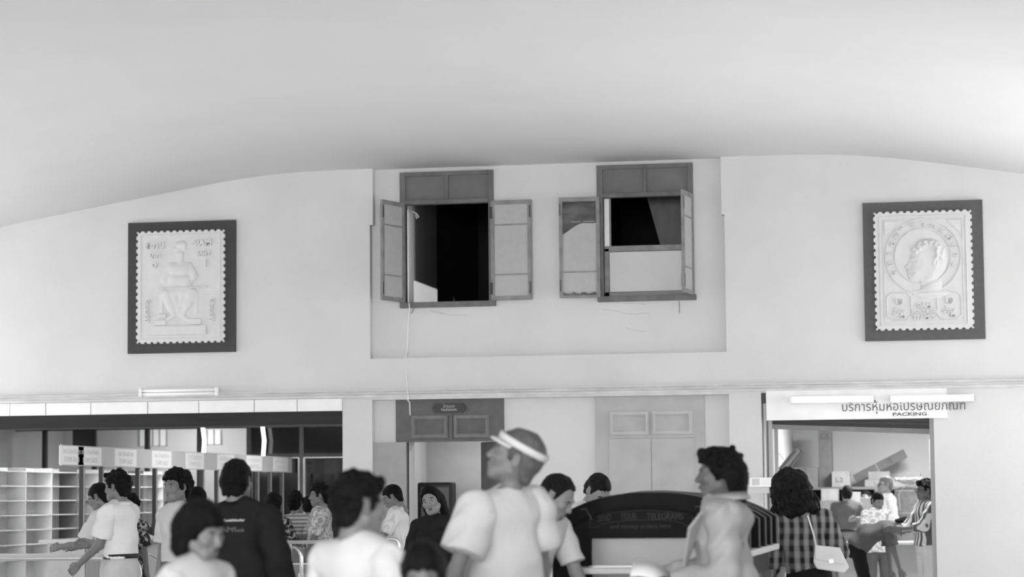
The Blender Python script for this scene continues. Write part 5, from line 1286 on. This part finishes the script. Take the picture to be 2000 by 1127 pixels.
# ---- at the arched writing desk
person(1088, 930, 13.9, 62, 'dark-haired man in a white tee bending to write at the arched desk', lean=26, hpitch=34, hyaw=14, hair='receding', hairm='hair_brown', shirt='c_offwhite', collar=False, aL=((0.10, -0.35, -0.94), (-0.15, -0.62, -0.75)), aR=((0.10, -0.35, -0.94), (-0.35, -0.70, -0.62)), skin='skin_fair', bottom_m='c_slate')
person(1168, 927, 17.8, 40, 'man with bowed head on the far side of the arched desk', lean=24, hpitch=40, hair='crop', hairm='hair_brown', shirt='c_white', aL=WRITE, aR=WRITE, skin='skin_fair', bottom_m='c_slate')
jk = person(1404, 877, 12.4, -86, 'man with long dark curls in a pale loose jacket, profile left at the desk', lean=2, hair='mullet', shirt='c_jacket', sleeve='long', loose=0.036, hem=0.55, tucked=False, jacket=True, collar=True, aL=((0.10, 0.02, -1), (-0.18, -0.90, -0.16)), aR=((0.08, -0.25, -1), (-0.10, -0.92, -0.12)), skin='skin_dark', bottom_m='c_light', curl=0.9)
wp = person(1550, 942, 18.4, 196, 'curly-haired woman in a dark plaid shirt with a white shoulder bag, seen from behind', female=True, lean=8, side=7, hroll=20, hpitch=30, hair='bigcurl', hairscale=1.22, hairm='hair_brown', shirt='c_plaid', sleeve='long', loose=0.034, collar=False, aR=((0.45, -0.05, -0.9), (-0.2, -0.85, -0.4)), aL=((0.16, -0.2, -1), (-0.1, -0.8, -0.4)), bottom='skirt', bottom_m='c_dark', tucked=True, skin='skin_fair', wide=1.12)
person(1524, 985, 20.2, 60, 'person in a grey top and pale trousers mostly hidden beside the woman in plaid', female=True, hpitch=25, lean=12, hair='short', shirt='c_mid', aL=WRITE, aR=WRITE, bottom_m='c_jeans_light', tucked=False)
# ---- packing room
person(1654, 948, 37.6, 184, 'man in a dark polo shirt, belt and jeans seen from behind at the packing counter', hair='crop', hairm='hair_brown', shirt='c_slate', loose=0.024, aL=WRITE, aR=WRITE, belt=True, bottom_m='c_jeans', skin='skin_fair', wide=1.08, tucked=True)
person(1691, 958, 39.05, -20, 'balding man behind a cardboard box at the back of the packing room', hair='receding', hpitch=18, shirt='c_mid', bottom_m='c_slate', skin='skin')
person(1714, 962, 33.2, 18, 'young person in a pale printed shirt looking down in the packing room', hpitch=22, hyaw=10, hair='short', shirt='c_floral_l', loose=0.024, sleeve='half', aL=WRITE, aR=WRITE, bottom_m='c_slate', tucked=False)
person(1728, 930, 36.6, -64, 'fair-haired man in glasses and a white shirt in the packing room', hair='crop', hairm='hair_fair', glasses=True, shirt='c_white', sleeve='half', aL=((0.10, 0.1, -1), (-0.1, 0.0, -1)), aR=WRITE, bottom_m='c_slate', skin='skin_fair')
bm_ = person(1762, 1010, 31.0, 96, 'man in a dark shirt bending far forward in the packing room', lean=72, hpitch=86, hair='short', shirt='c_slate', loose=0.026, aL=DOWN, aR=((0.05, -0.25, -1), (0.0, -0.3, -1)), bottom_m='c_dark', tucked=False, hem=0.88, collar=False)
person(1806, 938, 30.6, -66, 'man in glasses and a boldly striped shirt with white trousers, far right', hair='wavy', hairm='hair_brown', glasses=True, shirt='c_stripe_d', loose=0.026, sleeve='half', aL=WRITE, aR=WRITE, bottom_m='c_white', tucked=False, hem=0.90, collar=False)

# ------------------------------------------------------------------ things people hold or carry
# folder in the hand of the man in the printed shirt
w_ = hk['S_w'][1][2]
fo = tag(empty('folder', (w_.x - 0.02, w_.y - 0.03, w_.z - 0.30), math.radians(12)), 'grey cardboard folder held down by the man in the printed shirt', 'folder')
MB().box(-0.17, 0.17, -0.008, 0.008, 0.0, 0.26).build('cover', M['card_light'], fo, bevel=0.003)
MB().box(-0.16, 0.16, -0.004, 0.004, 0.255, 0.275).build('sheets', M['paper'], fo); MB().box(-0.03, 0.03, -0.012, -0.008, 0.12, 0.17).build('label', M['paper'], fo)
# paper in the hands of the man in the jacket
a_, b_ = jk['S_w'][1][2], jk['S_w'][-1][2]; c_ = (a_ + b_) / 2 + Vector((-0.10, 0, 0.03))
pp_ = MB(); n = 10; V = []; Fs = []
for i in range(n + 1):
    for j in range(2):
        V.append(((i / n - 0.5) * 0.20, (j - 0.5) * 0.17, 0.03 * math.sin(math.pi * i / n)))
for i in range(n): Fs.append((2 * i, 2 * i + 2, 2 * i + 3, 2 * i + 1))
o = pp_.add(V, Fs).build('paper_sheet', M['paper'], smooth=True); o.location = c_; o.rotation_euler = (0.5, 0.35, 0.2); sm = o.modifiers.new('t', 'SOLIDIFY'); sm.thickness = 0.002
tag(o, 'curled white sheet held by the man in the pale jacket', 'paper')
# shoulder bag of the woman in plaid
hp = wp['world'](wp['hip'] + np.array((-0.215, 0.03, -0.02))); sh_w = wp['world'](wp['chest'] + wp['R2'] @ np.array((-0.03, 0.16, 0.12)))
bag = tag(empty('shoulder_bag', (hp.x - 0.03, hp.y - 0.14, hp.z + 0.075), math.radians(4)), 'white leather shoulder bag on a long strap at the hip of the woman in plaid', 'bag')
MB().prism([(-0.11, 0.03), (0.09, 0.0), (0.125, 0.04), (0.06, 0.18), (-0.12, 0.20), (-0.135, 0.08)], -0.04, 0.04).build('body', M['bag_white'], bag, bevel=0.012)
MB().prism([(-0.12, 0.10), (0.09, 0.06), (0.062, 0.185), (-0.122, 0.205)], -0.05, -0.036).build('flap', M['bag_white'], bag, bevel=0.006)
l0 = sh_w - Vector((hp.x - 0.03, hp.y - 0.14, hp.z + 0.075))
MB().tube([(-0.11, -0.01, 0.18), (-0.11 + (l0.x + 0.11) * 0.3, -0.03, 0.18 + (l0.z - 0.18) * 0.4), (l0.x, l0.y - 0.03, l0.z)], 0.006, 6).build('strap', M['bag_white'], bag)
MB().box(-0.02, 0.01, -0.056, -0.048, 0.075, 0.10).build('clasp', M['alu'], bag)
# papers on the front ledge of the arched desk
o = MB().box(-0.14, 0.14, -0.10, 0.10, 0.0, 0.006).box(-0.12, 0.13, -0.09, 0.10, 0.006, 0.010).build('letter_sheets', M['paper']); p = at(1200, 1103, YK - 0.17); o.location = (p.x, YK - 0.17, oz0 + 0.001); o.rotation_euler = (0, 0, 0.25)
tag(o, 'white letter sheets on the front ledge of the arched desk', 'papers')

# ------------------------------------------------------------------ added fill lamps, unseen, in the rooms behind the wall
def room_fill_lamp(x, y, z, w, l, power, label):
    e = tag(empty('room_fill', (x, y, z)), label, 'lamp', 'added fill lamps in the side rooms')
    MB().box(-w / 2 - 0.03, w / 2 + 0.03, -l / 2 - 0.03, l / 2 + 0.03, 0.02, 0.06).build('housing', M['lamp_body'], e)
    lo_ = area('room_fill_glow', (x, y, z), (0, 0, -1), w, l, power); lo_.parent = e; lo_.location = (0, 0, 0.01)
for i, (x, y) in enumerate(((-8.6, 3.0), (-11.2, 3.0), (-8.6, 7.0), (-11.2, 7.0), (-12.5, 10.6))):
    room_fill_lamp(x, y, 3.02, 1.2, 0.3, 85 if y < 10 else 55, ('added ceiling lamp over the queue near the opening of the counter room', 'added ceiling lamp over the clerks near the opening', 'added ceiling lamp over the queue at the back of the counter room', 'added ceiling lamp over the clerks at the back', 'added ceiling lamp behind the glass screen')[i])
for i, (x, y) in enumerate(((-0.6, 3.0), (-0.6, 6.5), (-0.6, 10.0))):
    room_fill_lamp(x, y, 2.97, 1.2, 0.3, 480 if y > 9 else 150, ('added ceiling lamp just inside the packing room', 'added ceiling lamp in the middle of the packing room', 'added ceiling lamp over the storage rack')[i])
room_fill_lamp(-5.7, 1.7, 2.8, 0.6, 0.2, 40, 'added ceiling lamp in the telegraph room')
